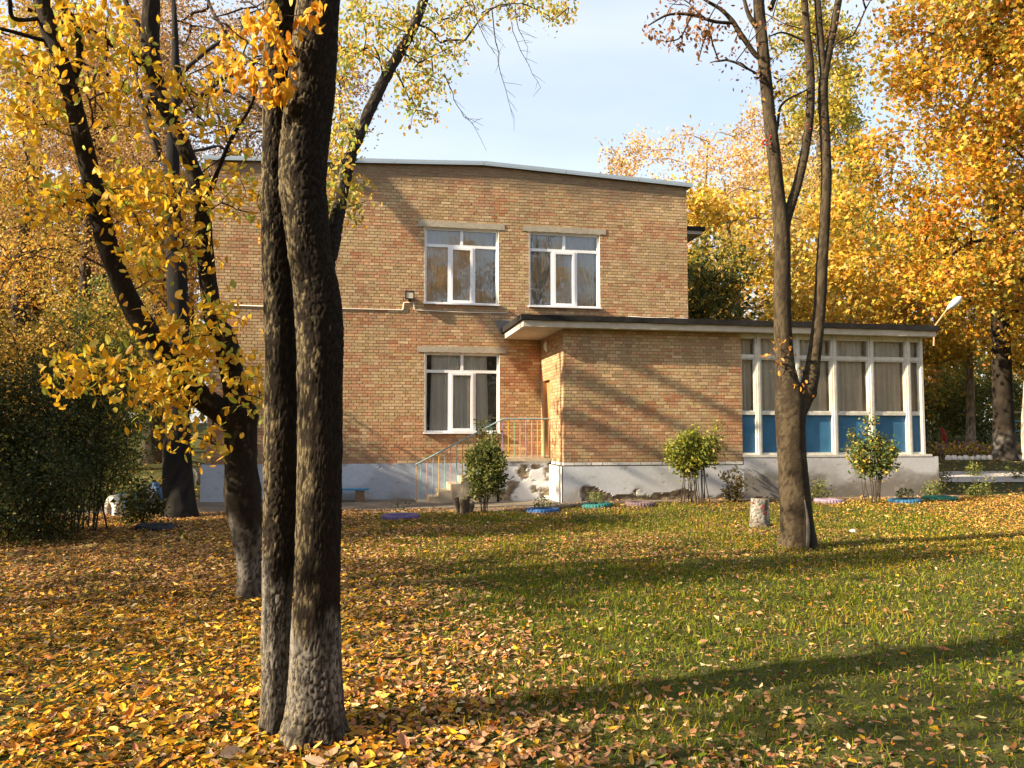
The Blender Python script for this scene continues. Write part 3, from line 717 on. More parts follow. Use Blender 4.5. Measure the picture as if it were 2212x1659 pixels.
# ================================================================== vegetation helpers
fwd = np.array([math.sin(YAW) * math.cos(PITCH), math.cos(YAW) * math.cos(PITCH), math.sin(PITCH)])
KV = np.array([[-.5, 0, 0], [-.05, .26, .05], [.5, 0, -.02], [-.05, -.26, .05]]); KT = np.array([[0, 2, 1], [0, 3, 2]])
OV = np.array([[-.5, 0, 0], [-.28, .19, .03], [.05, .27, .05], [.34, .17, .02], [.52, 0, -.05], [.34, -.17, .02], [.05, -.27, .05], [-.28, -.19, .03], [-.22, 0, 0], [.1, 0, 0], [-.68, .02, .02]])
OT = np.array([[0, 8, 1], [1, 8, 2], [8, 9, 2], [2, 9, 3], [9, 4, 3], [0, 7, 8], [7, 6, 8], [8, 6, 9], [6, 5, 9], [9, 5, 4]])
MV = np.array([[-.45, 0, 0], [-.02, .46, .06], [.12, .15, 0], [.55, 0, .03], [.12, -.15, 0], [-.02, -.46, .06]])   # lobed leaf
MT = np.array([[0, 2, 1], [0, 3, 2], [0, 4, 3], [0, 5, 4]])
SH = {'kite': (KV, KT), 'oval': (OV, OT), 'lobed': (MV, MT)}
def rframe(n, rg, up=None, tilt=None):
    """random leaf frames; up: normals scattered about straight up"""
    if up is None:
        nn = rg.normal(size=(n, 3)); nn[:, 2] += 0.35
    else:
        nn = rg.normal(0, tilt, (n, 3)); nn[:, 2] = 1
    nn /= np.linalg.norm(nn, axis=1)[:, None]
    t = rg.normal(size=(n, 3)); t -= nn * (t * nn).sum(1)[:, None]; t /= np.linalg.norm(t, axis=1)[:, None]
    return t, np.cross(nn, t), nn
def droop_frame(n, rg, k=1.0):               # leaves hanging by their stalks
    t = rg.normal(size=(n, 3)); t[:, 2] -= k * 1.5; t /= np.linalg.norm(t, axis=1)[:, None]
    nn = rg.normal(size=(n, 3)); nn -= t * (t * nn).sum(1)[:, None]; nn /= np.linalg.norm(nn, axis=1)[:, None]
    return t, np.cross(nn, t), nn
def leaves(acc, pos, size, fr, col, shape='kite', curl=None, rg=None):
    V0, T0 = SH[shape]; n = len(pos); k = len(V0); t, b_, nn = fr
    L = np.broadcast_to(V0, (n, k, 3)).copy()
    if curl is not None: L[:, :, 2] += curl[:, None] * (L[:, :, 0] ** 2 + 1.5 * L[:, :, 1] ** 2)
    if rg is not None: L[:, :, 1] *= rg.uniform(.75, 1.15, (n, 1))
    W = (L[:, :, :1] * t[:, None] + L[:, :, 1:2] * b_[:, None] + L[:, :, 2:] * nn[:, None]) * np.asarray(size).reshape(-1, 1, 1) + pos[:, None]
    T = (np.arange(n)[:, None, None] * k + T0[None]).reshape(-1, 3)
    acc.raw(W.reshape(-1, 3), None, T, np.repeat(col, k, 0))
def palette(P, n, rg, var=.12, w=None):
    P = np.asarray(P, float); i = rg.choice(len(P), n, p=w)
    return np.clip(P[i] * rg.normal(1, var, (n, 1)) * rg.normal(1, .04, (n, 3)), .005, .95)

def bark_tube(acc, P, rad, nu, nv, style, seed, s0=0.0, flare=0.0, wash=None, base_z=0.0, mods=None, washc=(.225, .21, .19)):
    """a limb with modelled bark: plates and cracks pushed out of the surface"""
    P = np.asarray(P, float); Pm = spline(P, nv); rm = spline(np.stack([rad, rad, rad], 1), nv)[:, 0]
    T, N, B = frames(Pm); s = np.concatenate([[0], np.cumsum(np.linalg.norm(np.diff(Pm, axis=0), axis=1))]) + s0
    th = np.arange(nu) * 2 * np.pi / nu; TH, S = np.meshgrid(th, s); RM = np.broadcast_to(rm[:, None], TH.shape)
    r0 = float(np.mean(rad)); cw, chh, dep, lump = style['cell'][0], style['cell'][1], style['depth'], style['lump']
    nc = max(5, int(2 * np.pi * r0 / cw)); U = TH / (2 * np.pi) * nc
    ca, sa_ = np.cos(TH), np.sin(TH)
    wv = (fbm(ca * 2 + 5, sa_ * 2 + 5, S * 5, seed, 3) - .5)
    pl = worley((U + wv * 2.4) % nc, S / chh + wv * 1.2, nc, seed)
    crack = 1 - sstep(pl, .02, style.get('crack', .28))
    big = fbm(ca * 1.1 + 9, sa_ * 1.1 + 9, S * 2.2, seed + 4, 3) - .5
    fine = fbm(ca * r0 / .012, sa_ * r0 / .012, S / .03, seed + 8, 3) - .5
    d = (1 - crack) * dep + big * lump * r0 + fine * dep * .8 + (fbm(ca * 2.6 + 4, sa_ * 2.6 + 4, S * 8, seed + 14, 3) - .5) * style.get('mid', .0)
    ex = np.zeros_like(d); dark = np.zeros_like(d)
    for mth, ms, wth, ws, amt, dk in (mods or []):
        dd = np.angle(np.exp(1j * (TH - mth))); g = np.exp(-(dd / wth) ** 2 - ((S - s0 - ms) / ws) ** 2); ex += g * amt; dark = np.maximum(dark, g * dk)
    Rr = RM + d - dep * .5 + ex
    if flare: zf = Pm[:, 2][:, None] - base_z; Rr = Rr + flare * np.exp(-np.clip(zf, 0, None) / .13) * (.45 + .55 * np.cos(3 * TH + seed) * np.cos(2 * TH + 1)).clip(0, 1)
    V = Pm[:, None] + Rr[..., None] * (ca[..., None] * N[:, None] + sa_[..., None] * B[:, None])
    nx = ca * N[:, 0][:, None] + sa_ * B[:, 0][:, None]; lf = style.get('lf', 1.0)
    lich_sun = sstep(fbm(ca * 3 * lf + 3, sa_ * 3 * lf + 3, S * 7 * lf, seed + 20, 4) + style.get('lich_sun', 0) - style.get('west', .09) * nx, .52, .62) * (1 - crack)  # lichen weighted to the sunward side, painting the lit strip into the colour
    c = mixc(np.broadcast_to(style['col'], (*TH.shape, 3)), style['lich_sun_col'], lich_sun * style.get('lich_sun_amt', .8))
    c = c * (0.85 + .35 * fine[..., None] + .25 * big[..., None]); c = mixc(c, style['crackcol'], crack * .85)
    if wash is not None:
        zz = V[..., 2] - base_z; edge = wash + (fbm(ca * 1.5 + 2, sa_ * 1.5 + 2, S * 3, seed + 31, 4) - .5) * .5
        k = (1 - sstep(zz, edge - .07, edge + .04)) * (1 - .9 * crack) * (.35 + .65 * sstep(fbm(ca * 4 + 2, sa_ * 4 + 2, S * 9, seed + 35, 4), .36, .5))
        k *= (.35 + .65 * sstep(zz, .02, .25)) * (.55 + .45 * sstep(fbm(ca + 2, sa_ + 2, S * 2.5, seed + 37, 3), .4, .6))
        c = mixc(c, np.array(washc), k)
    c = mixc(c, np.array([.02, .015, .01]), dark)
    n = nu; i = np.arange(nv - 1)[:, None] * n; j = np.arange(n)[None]; k2 = (j + 1) % n
    Q = np.stack([i + j, i + k2, i + n + k2, i + n + j], -1).reshape(-1, 4)
    acc.raw(V.reshape(-1, 3), Q, None, np.clip(c, .004, 1).reshape(-1, 3))
    return Pm, rm
def px_limb(L, Y0=None):                     # (u, v, width_px[, Y]) -> centre line and radii in metres
    P, r = [], []
    for q in L:
        Y = q[3] if len(q) > 3 else Y0
        p = onY(q[0], q[1], Y); d = float(np.dot(p - [0, 0, H], fwd)); P.append(p); r.append(q[2] / 2 * d / F)
    return np.array(P), np.array(r)

def twig_net(nodes, targets, rg, r_tip=.006, expo=.45, sag=.06, wob=.08, rmax=None, seg=5, sides=5):
    """join each target to the nearest node of what has grown so far; radii follow how much each piece carries"""
    N = [np.asarray(p, float) for p in nodes]; nb = len(N); par = [-1] * nb; chains = []
    A = np.array(N)
    ctr = A.mean(0)
    order = np.argsort(np.min(np.linalg.norm(np.asarray(targets)[:, None] - A[None, ::max(1, len(A) // 60)], axis=2), axis=1))
    for ti in order:
        t = np.asarray(targets[ti], float); d = np.linalg.norm(A - t, axis=1) + 0.6 * np.clip(A[:, 2] - t[2] + .1, 0, None)
        i = int(np.argmin(d)); p = N[i]; L = np.linalg.norm(t - p)
        if L < .02: continue
        m = max(2, min(seg, int(L / .12) + 1)); mid = (p + t) / 2 + np.array([0, 0, sag * L]) + rg.normal(0, wob * L, 3) * .6
        pts = spline(np.array([p, mid, t]), m + 1); last = i; idx = [i]
        for q in pts[1:]:
            N.append(q + rg.normal(0, wob * L * .12, 3)); par.append(last); last = len(N) - 1; idx.append(last)
        chains.append(idx); A = np.array(N)
    w_ = np.zeros(len(N)); 
    for idx in chains: w_[idx[-1]] += 1
    for i in range(len(N) - 1, nb - 1, -1):
        if par[i] >= 0: w_[par[i]] += w_[i]
    rad = r_tip * np.maximum(w_, 1) ** expo
    if rmax: rad = np.minimum(rad, rmax)
    acc = Acc()
    for idx in chains:
        r = rad[idx].copy(); r[0] = min(r[0], r[1] * 1.25); r[-1] *= .55
        acc.tube(A[idx], r, sides if r[0] > .02 else 4)
    thin = [i for i in range(nb, len(N)) if rad[i] < r_tip * 2.6]
    return acc, A, thin
def crown_targets(rg, c, r, n, shell=.55, fl=0.0):
    d = rg.normal(size=(n, 3)); d /= np.linalg.norm(d, axis=1)[:, None]
    u = rg.random(n) ** (1 / 3); u = shell + (1 - shell) * u if shell else u
    lump = 1 + .42 * (fbm(d[:, 0] * 2 + 7, d[:, 1] * 2 + 7, d[:, 2] * 2 + 7, int(rg.integers(1000)), 2) - .5) * 2
    return np.asarray(c) + d * u[:, None] * lump[:, None] * np.asarray(r)
def tree(name, label, base, height, r0, crown, nt, nleaf, lsize, pal, seed, group=None, lean=(0, 0), barkc=(.10, .08, .06), wash=None, shape='kite', sigma=.45, bare=.25, pw=None, shell=.35, grad=None, cat='tree', forks=None, washc=(.42, .40, .37)):
    """a whole tree: trunk with modelled limbs and a crown of leaves on twigs"""
    rg = np.random.default_rng(seed); e = thing(name, label, cat, group)
    x, y = base; z = float(gz(x, y)); h = height
    k = np.array([0, .12, .3, .5, .7, .86]); P = np.stack([x + lean[0] * k + rg.normal(0, .03 * h * .1, 6) * (k > 0), y + lean[1] * k + rg.normal(0, .03 * h * .1, 6) * (k > 0), z - .15 + h * k], 1)
    rad = r0 * np.array([1.25, 1.0, .85, .62, .36, .12])
    st = dict(cell=(.06, .16), depth=.012, lump=.22, col=np.array(barkc), lich_sun_col=np.array(barkc) * 1.7 + .004, crackcol=np.array(barkc) * .35, lich_sun_amt=.6)
    acc = Acc(); Pm, rm = bark_tube(acc, P, rad, 20, 60, st, seed, flare=r0 * .5, wash=wash, base_z=z, washc=washc)
    nodes = list(Pm[int(60 * bare):]); 
    for f in (forks or []):                      # extra main stems: list of 3d offset polylines from the trunk
        Q_ = np.array([[x + a, y + b_, z + c_] for a, b_, c_, _ in f]); rr = np.array([q[3] for q in f]); pm, _ = bark_tube(acc, Q_, rr, 14, 40, st, seed + 3, base_z=z); nodes += list(pm[8:])
    tr = acc.make('trunk', M['bark'], e, True)
    cs = crown if isinstance(crown, list) else [crown]
    T = np.concatenate([crown_targets(rg, (x + c[0], y + c[1], z + c[2]), c[3], max(6, int(nt * c[4] if len(c) > 4 else nt)), shell) for c in cs])
    tw, A, thin = twig_net(nodes, T, rg, r_tip=.011, expo=.47, sag=.04, wob=.10, rmax=r0 * .5, sides=4, seg=4)
    stuff(tw.make('branches', M['greytwig'] if barkc[0] > .15 else M['twig'], e, True))
    n = nleaf; i = rg.choice(thin, n); pos = A[i] + rg.normal(0, sigma, (n, 3)) * [1, 1, .8]
    col = palette(pal, n, rg, .14, pw)
    f = fbm(pos[:, 0] * .7, pos[:, 1] * .7, pos[:, 2] * .7, seed, 3); g = fbm(pos[:, 0] * .35 + 9, pos[:, 1] * .35, pos[:, 2] * .35, seed + 2, 2)
    col = np.clip(col * (.62 + .72 * f)[:, None] * np.stack([.72 + .55 * g, .85 + .3 * g, 1.15 - .3 * g], 1), .01, .9)
    la = Acc(); leaves(la, pos, rg.uniform(.7, 1.3, n) * lsize, rframe(n, rg), col, shape)
    la.make('crown', M['leaf'], e)
    return e

# ================================================================== the twin-trunked tree close by
BARK_A = dict(cell=(.0115, .062), depth=.0075, lump=.18, mid=.014, crack=.32, col=np.array([.022, .0145, .008]), lich_sun_col=np.array([.205, .165, .092]), crackcol=np.array([.006, .004, .0025]), lich_sun_amt=.9, lich_sun=-.10, lf=2.2, west=.24)
ta = thing('twin_trunk_tree', 'old tree with two rough dark trunks rising together, whitewashed at the foot', 'tree')
A2, rA2 = px_limb([(684, 1640, 138), (683, 1590, 120), (683, 1500, 111), (683, 1400, 106), (687, 1200, 98), (691, 1000, 94), (692, 800, 96), (690, 700, 98), (682, 620, 96), (668, 540, 93), (660, 450, 95), (655, 400, 98), (658, 320, 100), (668, 220, 98), (680, 100, 92), (690, 0, 88), (700, -150, 80), (705, -350, 70), (690, -700, 52)], 4.5)
A1, rA1 = px_limb([(600, 1640, 78), (600, 1580, 58), (597, 1450, 56), (598, 1300, 62), (602, 1200, 68), (605, 1100, 69), (605, 1000, 69), (607, 800, 66), (602, 650, 62), (597, 500, 60), (594, 400, 55), (596, 300, 55), (600, 150, 62), (608, 0, 66), (610, -200, 58), (590, -420, 48), (560, -800, 34)], 4.66)
acc = Acc()
PA2, _ = bark_tube(acc, A2, rA2, 110, 470, BARK_A, 41, flare=.07, wash=.62, mods=[(2.2, 3.55, .5, .10, .035, .0)])
PA1, _ = bark_tube(acc, A1, rA1, 80, 440, BARK_A, 52, flare=.06, wash=.88, mods=[(0.5, 2.1, .35, .05, .02, .5)])
Bd, rBd = px_limb([(706, 590, 27.9, 4.58), (716, 540, 30.8, 4.66), (728, 470, 30.4, 4.8), (741, 400, 26.9, 5.0), (763, 320, 25.0, 5.3), (802, 230, 23.1, 5.7), (842, 150, 21.3, 6.1), (882, 80, 19.5, 6.5), (912, 10, 18.5, 6.9), (950, -120, 16.1, 7.4), (1000, -300, 12.2, 7.9)])
PBd, _ = bark_tube(acc, Bd, rBd, 36, 200, dict(BARK_A, cell=(.02, .04), depth=.007), 63)
acc.make('trunk', M['bark'], ta, True)
rg = np.random.default_rng(5)
def px_targets(cl, rg):                       # clusters (u, v, su, sv, n, Y, sY)
    out = []
    for u, v, su, sv, n, Y, sY in cl:
        for _ in range(n): out.append(onY(u + rg.normal(0, su), v + rg.normal(0, sv), Y + rg.normal(0, sY)))
    return np.array(out)
# foliage on the slanting branch (small yellow and green leaves)
cl = [(790, 60, 40, 45, 16, 6.6, .5), (870, 60, 45, 40, 16, 6.8, .5), (950, 60, 30, 45, 14, 7.0, .4), (900, 160, 30, 35, 14, 6.8, .4), (955, 150, 22, 30, 9, 6.9, .4), (890, 215, 25, 20, 7, 6.7, .3), (750, 130, 18, 50, 10, 6.2, .4), (740, 250, 15, 50, 8, 5.7, .3),
      (728, 330, 12, 30, 6, 5.3, .2), (760, 440, 16, 30, 7, 5.1, .2), (720, 420, 8, 30, 5, 5.0, .2), (1130, 15, 50, 12, 10, 7.5, .5), (1215, 25, 15, 20, 7, 7.6, .3), (1020, 20, 40, 15, 8, 7.3, .4)]
T = px_targets(cl, rg)
tw, A, thin = twig_net(list(PBd[40:]), T, rg, r_tip=.0028, expo=.42, sag=.03, wob=.08, rmax=.02)
stuff(tw.make('twigs', M['twig'], ta, True))
GY_ = [(.62, .42, .05), (.55, .40, .06), (.45, .42, .07), (.34, .36, .07), (.24, .30, .06), (.60, .33, .05)]
n = 4200; i = rg.choice(thin, n); la = Acc(); pos = A[i] + rg.normal(0, .06, (n, 3))
leaves(la, pos, rg.uniform(.030, .05, n), droop_frame(n, rg, .7), palette(GY_, n, rg), 'oval', rg.normal(0, .25, n), rg)
crA = la.make('crown', M['leaf'], ta)
# bare hanging twigs
ac = Acc()
for (u, v, u2, v2, Y) in [(1020, 0, 1075, 120, 7.2), (1062, 20, 1110, 250, 7.6), (1085, -20, 1168, 190, 7.7), (1110, -10, 1140, 100, 7.7), (960, 160, 1035, 280, 6.9), (940, 90, 1010, 115, 6.9), (1000, -20, 1060, 65, 7.3)]:
    a = onY(u, v, Y); b_ = onY(u2, v2, Y + .2); mid = (a + b_) / 2 + np.array([-.03, 0, -.06]); P = spline(np.array([a, mid, b_]), 12) + rg.normal(0, .006, (12, 3))
    ac.tube(P, np.linspace(.006, .0018, 12), 4)
    for q in range(3, 12):
        if rg.random() < .85:
            dd = np.array([rg.normal(.05, .05), rg.normal(0, .05), rg.normal(-.04, .05)]) ; ac.tube([P[q], P[q] + dd * .6, P[q] + dd * 1.2 + [0, 0, -.01]], [.0022, .0018, .0012], 4)
stuff(ac.make('hanging_twigs', M['twig'], ta, True))
# a crown overhead, outside the frame
T = np.concatenate([crown_targets(rg, (-.2, 5.0, 6.6), (1.9, 1.7, 1.5), 60, .4)])
tw, A, thin = twig_net(list(PA2[-90:]) + list(PA1[-90:]), T, rg, r_tip=.008, expo=.45, sag=.04, wob=.1, rmax=.06)
stuff(tw.make('branches', M['twig'], ta, True))
n = 500; i = rg.choice(thin, n); la = Acc(); leaves(la, A[i] + rg.normal(0, .14, (n, 3)), rg.uniform(.05, .08, n), droop_frame(n, rg, .5), palette([(.70, .38, .04), (.66, .30, .03), (.72, .46, .06)], n, rg), 'oval', rg.normal(0, .25, n), rg)
la.make('upper_crown', M['leaf'], ta)

# leaves that can be picked out one by one share a few meshes
def leaf_variants(name, pal, seed, k=14, mat='leaf', shape='oval'):
    rg = np.random.default_rng(seed); out = []
    for q in range(k):
        a = Acc(); V0, T0 = SH[shape]; L = V0.copy(); L[:, 2] += rg.normal(0, .35) * (L[:, 0] ** 2 + 1.5 * L[:, 1] ** 2); L[:, 1] *= rg.uniform(.8, 1.2)
        a.raw(L, None, T0, np.clip(np.array(pal[q % len(pal)]) * rg.normal(1, .1), 0.01, .95)); me = mesh(name, np.concatenate(a.V), [np.concatenate(a.T)], np.concatenate(a.c)); me.materials.append(M[mat]); out.append(me)
    return out
def single_leaves(name, variants, pos, size, fr, parent, rg):
    t, b_, nn = fr
    for q in range(len(pos)):
        o = bpy.data.objects.new(name, variants[int(rg.integers(len(variants)))]); C.objects.link(o); o.parent = parent
        s = size[q]; m_ = Matrix.Identity(4)
        for r_ in range(3): m_[r_][0] = t[q][r_] * s; m_[r_][1] = b_[q][r_] * s; m_[r_][2] = nn[q][r_] * s; m_[r_][3] = pos[q][r_]
        o.matrix_basis = m_
# orange leaves hanging in front of the left trunk
ORA = [(.70, .36, .025), (.74, .43, .035), (.62, .27, .02), (.76, .50, .10), (.52, .19, .015), (.70, .40, .03)]
cl = [(560, 30, 22, 18, 5, 4.25, .08), (585, 80, 28, 30, 8, 4.25, .08), (540, 110, 22, 40, 6, 4.35, .1), (490, 60, 30, 30, 5, 4.4, .1), (600, 150, 18, 25, 6, 4.3, .06), (560, 180, 25, 20, 4, 4.35, .08), (530, 20, 12, 18, 3, 4.3, .08), (690, 35, 14, 18, 4, 4.2, .05), (595, 195, 18, 10, 3, 4.28, .05)]
T = px_targets(cl, rg); hang = np.array([onY(600, -60, 4.5), onY(640, -80, 4.4), onY(560, -40, 4.4)])
tw, A, thin = twig_net(list(hang), T, rg, r_tip=.0016, expo=.4, sag=.0, wob=.08, rmax=.006, seg=6)
stuff(tw.make('twigs', M['twig'], ta, True))
n = 270; i = rg.choice(thin, n); pos = A[i] + rg.normal(0, .030, (n, 3)); pos[:, 2] -= .02
single_leaves('leaf', leaf_variants('leaf', ORA, 3), pos, rg.uniform(.048, .075, n), droop_frame(n, rg, 1.1), crA, rg)

# ================================================================== forked dark tree behind it
BARK_B = dict(cell=(.05, .03), depth=.005, lump=.22, crack=.2, mid=.02, west=.16, col=np.array([.018, .0125, .0075]), lich_sun_col=np.array([.085, .066, .04]), crackcol=np.array([.008, .0055, .0035]), lich_sun_amt=.6, lich_sun=-.04)
tb = thing('forked_tree', 'dark gnarled tree forking low, with broad golden leaves on its lower twigs', 'tree')
B1, rB1 = px_limb([(548, 1335, 74), (543, 1290, 52), (540, 1220, 52), (533, 1150, 64), (524, 1080, 75), (521, 1000, 68), (521, 940, 66), (516, 905, 66), (510, 860, 48), (500, 800, 49), (494, 768, 54), (479, 725, 44), (460, 680, 40), (448, 600, 36), (440, 500, 34), (436, 440, 33), (415, 360, 32), (385, 290, 31), (350, 220, 32), (328, 140, 36), (325, 60, 35), (330, -60, 32), (345, -250, 26), (380, -500, 16)], 8.4)
B2, rB2 = px_limb([(520, 920, 44, 8.4), (478, 890, 52, 8.35), (428, 852, 48, 8.3), (376, 797, 46, 8.25), (331, 735, 46, 8.2), (290, 670, 44, 8.15), (258, 600, 44, 8.1), (232, 530, 43, 8.05), (212, 450, 41, 8.0), (197, 380, 38, 8.0), (178, 300, 36, 7.9), (160, 230, 34, 7.9), (140, 160, 34, 7.8), (112, 80, 33, 7.8), (92, 0, 31, 7.8), (70, -120, 28, 7.8), (40, -320, 20, 7.8)])
acc = Acc()
PB1, _ = bark_tube(acc, B1, rB1, 52, 320, BARK_B, 71, flare=.08, washc=(.13, .12, .11), wash=.72, mods=[(q, 2.02, .7, .13, .055, 0) for q in (0, 1.6, 3.2, 4.8)] + [(q, 2.80, .6, .075, .035, 0) for q in (.3, 2.0, 3.6, 5.2)] + [(q, 1.25, .5, .16, .03, 0) for q in (.8, 2.6, 4.4)] + [(3.3, 1.93, .25, .05, -.03, .7), (4.6, 1.98, .2, .04, -.02, .6)])
PB2, _ = bark_tube(acc, B2, rB2, 36, 260, BARK_B, 72)
for L in ([(326, 150, 13, 8.4), (250, 102, 12, 8.3), (190, 64, 11, 8.2), (125, 48, 9, 8.1), (60, 20, 7, 8.0)], [(155, 185, 15, 7.9), (172, 125, 15, 7.85), (163, 55, 14, 7.8), (125, 0, 12, 7.8), (90, -60, 9, 7.8)], [(175, 180, 9, 7.9), (205, 182, 7, 7.9), (235, 160, 6, 7.9)],
          [(436, 470, 10, 8.4), (470, 370, 9, 8.2), (500, 300, 7, 8.0), (545, 220, 6, 7.6), (560, 150, 5, 7.4)], [(320, 100, 14, 8.4), (300, 60, 12, 8.4), (270, 0, 10, 8.5), (250, -60, 8, 8.5)], [(110, 90, 10, 7.8), (50, 75, 8, 7.7), (0, 62, 7, 7.6)], [(90, 40, 9, 7.8), (30, 40, 8, 7.6), (20, 0, 8, 7.5), (0, -50, 6, 7.5)]):
    P, r = px_limb(L); bark_tube(acc, P, r, 14, 40, dict(BARK_B, depth=.002), 77)
acc.make('trunk', M['bark'], tb, True)
Ac = [(60, 60, 55, 40, 12), (150, 110, 40, 50, 11), (60, 160, 50, 40, 11), (30, 260, 35, 40, 9), (120, 260, 40, 30, 7), (240, 60, 40, 40, 8), (250, 180, 30, 50, 8), (290, 230, 20, 50, 6), (390, 190, 40, 30, 8), (420, 260, 35, 25, 6), (200, 30, 40, 25, 6), (480, 230, 30, 25, 5), (520, 120, 25, 40, 5),
      (110, 425, 30, 12, 6), (180, 430, 30, 18, 9), (260, 425, 35, 22, 12), (330, 405, 35, 22, 12), (400, 420, 30, 20, 9), (475, 400, 30, 25, 9), (530, 380, 25, 30, 8), (310, 505, 18, 22, 7), (315, 560, 20, 25, 9), (360, 470, 30, 25, 7), (400, 535, 20, 18, 5),
      (360, 715, 20, 10, 6), (410, 735, 20, 14, 6), (495, 685, 22, 8, 5), (440, 760, 25, 30, 9), (150, 805, 15, 10, 6), (200, 800, 30, 14, 9), (250, 790, 15, 10, 4), (140, 840, 12, 10, 3), (320, 830, 18, 14, 8), (290, 850, 15, 10, 5), (365, 830, 18, 18, 8), (400, 800, 20, 25, 8), (355, 910, 18, 18, 6), (390, 850, 12, 20, 5), (455, 950, 14, 14, 5), (550, 800, 16, 20, 6), (560, 860, 14, 18, 5), (445, 650, 15, 15, 3)]
cl = [(u, v, su, sv, k, 8.0 if v > 350 else 7.9, .22) for u, v, su, sv, k in Ac]
T = px_targets(cl, rg)
tw, A, thin = twig_net(list(PB1[120:]) + list(PB2[20:]), T, rg, r_tip=.0032, expo=.42, sag=.05, wob=.07, rmax=.018)
stuff(tw.make('twigs', M['twig'], tb, True))
GOLD = [(.70, .41, .025), (.74, .47, .04), (.64, .34, .02), (.76, .52, .10), (.70, .43, .03), (.62, .32, .02), (.55, .44, .06), (.72, .42, .025), (.36, .40, .06)]
tpos = T[rg.choice(len(T), 4200)]; n = len(tpos); pos = np.where(rg.random((n, 1)) < .6, A[rg.choice(thin, n)], tpos) + rg.normal(0, .105, (n, 3))
size = rg.uniform(.062, .108, n); fr = droop_frame(n, rg, .55); la = Acc()
sel = np.zeros(n, bool); sel[np.argsort(pos[:, 1] + rg.normal(0, .05, n))[:300]] = True
f2 = tuple(q[~sel] for q in fr); leaves(la, pos[~sel], size[~sel], f2, palette(GOLD, (~sel).sum(), rg), 'oval', rg.normal(0, .3, (~sel).sum()), rg)
crB = la.make('crown', M['leaf'], tb)
single_leaves('leaf', leaf_variants('leaf', GOLD, 8), pos[sel], size[sel], tuple(q[sel] for q in fr), crB, rg)

# ================================================================== slim tree in front of the veranda
BARK_C = dict(cell=(.07, .12), depth=.004, lump=.13, crack=.16, mid=.008, west=.14, col=np.array([.042, .030, .0175]), lich_sun_col=np.array([.088, .067, .039]), crackcol=np.array([.02, .014, .009]), lich_sun_amt=.8, lich_sun=.02, lf=.7)
tc = thing('slim_tree', 'slim grey-brown tree with three upright stems and few leaves, standing before the veranda', 'tree')
YC = 10.55
C1, rC1 = px_limb([(1727, 1235, 108.0), (1725, 1185, 79.3), (1722, 1130, 67.8), (1718, 1080, 64.3), (1712, 1000, 59.9), (1708, 940, 60.3), (1707, 880, 62.6), (1703, 840, 52.6), (1697, 800, 41.9), (1692, 740, 37.8), (1690, 640, 34.7), (1690, 540, 33.5), (1688, 490, 33.2), (1680, 420, 28.4), (1672, 340, 28.2), (1662, 250, 26.1), (1652, 150, 25.9), (1645, 70, 23.9), (1638, 0, 23.7), (1630, -150, 20.1), (1620, -350, 14.9), (1600, -600, 8.2)], YC)
C2, rC2 = px_limb([(1690, 520, 20.4), (1700, 470, 21.2), (1722, 400, 19.4), (1738, 330, 18.5), (1750, 240, 17.6), (1750, 150, 16.7), (1742, 60, 14.9), (1738, 0, 14.1), (1730, -200, 10.7), (1740, -450, 6.6)], YC)
C3, rC3 = px_limb([(1716, 900, 41.8), (1738, 855, 39.5), (1752, 815, 33.5), (1757, 780, 28.6), (1764, 730, 26.5), (1771, 660, 25.3), (1776, 560, 24.1), (1782, 470, 22.1), (1785, 380, 21.0), (1782, 290, 20.8), (1778, 210, 20.5), (1781, 160, 18.6), (1795, 90, 15.1), (1808, 20, 14.9), (1822, -60, 13.1), (1840, -200, 9.7), (1850, -400, 6.4)], YC)
C4, rC4 = px_limb([(1780, 180, 15), (1772, 80, 14), (1766, 0, 13), (1760, -150, 10), (1750, -350, 6)], YC)
acc = Acc()
camdir = math.atan2(-1, 0)
PC1, _ = bark_tube(acc, C1, rC1, 48, 280, BARK_C, 81, flare=.07, mods=[(1.9, 2.45, .5, .05, .02, 0)])
PC2, _ = bark_tube(acc, C2, rC2, 22, 180, BARK_C, 82); PC3, _ = bark_tube(acc, C3, rC3, 24, 200, BARK_C, 83, mods=[(0, .42, .7, .06, .03, 0), (3, .42, .7, .06, .03, 0)]); PC4, _ = bark_tube(acc, C4, rC4, 16, 80, BARK_C, 84)
small = [[(1662, 130, 13), (1635, 121, 11), (1601, 75, 11), (1583, 47, 10), (1558, 21, 8), (1523, 0, 6), (1480, -30, 4)], [(1583, 50, 7), (1541, 46, 7), (1494, 32, 6), (1444, 32, 5), (1400, 55, 3)], [(1645, 70, 10), (1630, 53, 10), (1616, 28, 9), (1605, -10, 7)], [(1672, 320, 6), (1680, 270, 6), (1690, 225, 5), (1744, 193, 3)], [(1750, 94, 5), (1694, 71, 4), (1662, 78, 3)],
         [(1665, 20, 11), (1672, 0, 10), (1690, -40, 8)], [(1690, 620, 6), (1650, 480, 0.1)], [(1541, 46, 4), (1520, 90, 3), (1510, 125, 2)], [(1494, 32, 4), (1470, 80, 3), (1440, 90, 2)], [(1690, 790, 5), (1680, 765, 4), (1672, 740, 3)], [(1740, 830, 5), (1738, 815, 4), (1735, 800, 3)]]
for L in small:
    if L[-1][2] < .5: continue
    P, r = px_limb(L, YC); bark_tube(acc, P, r, 10, 30, dict(BARK_C, depth=.001), 88)
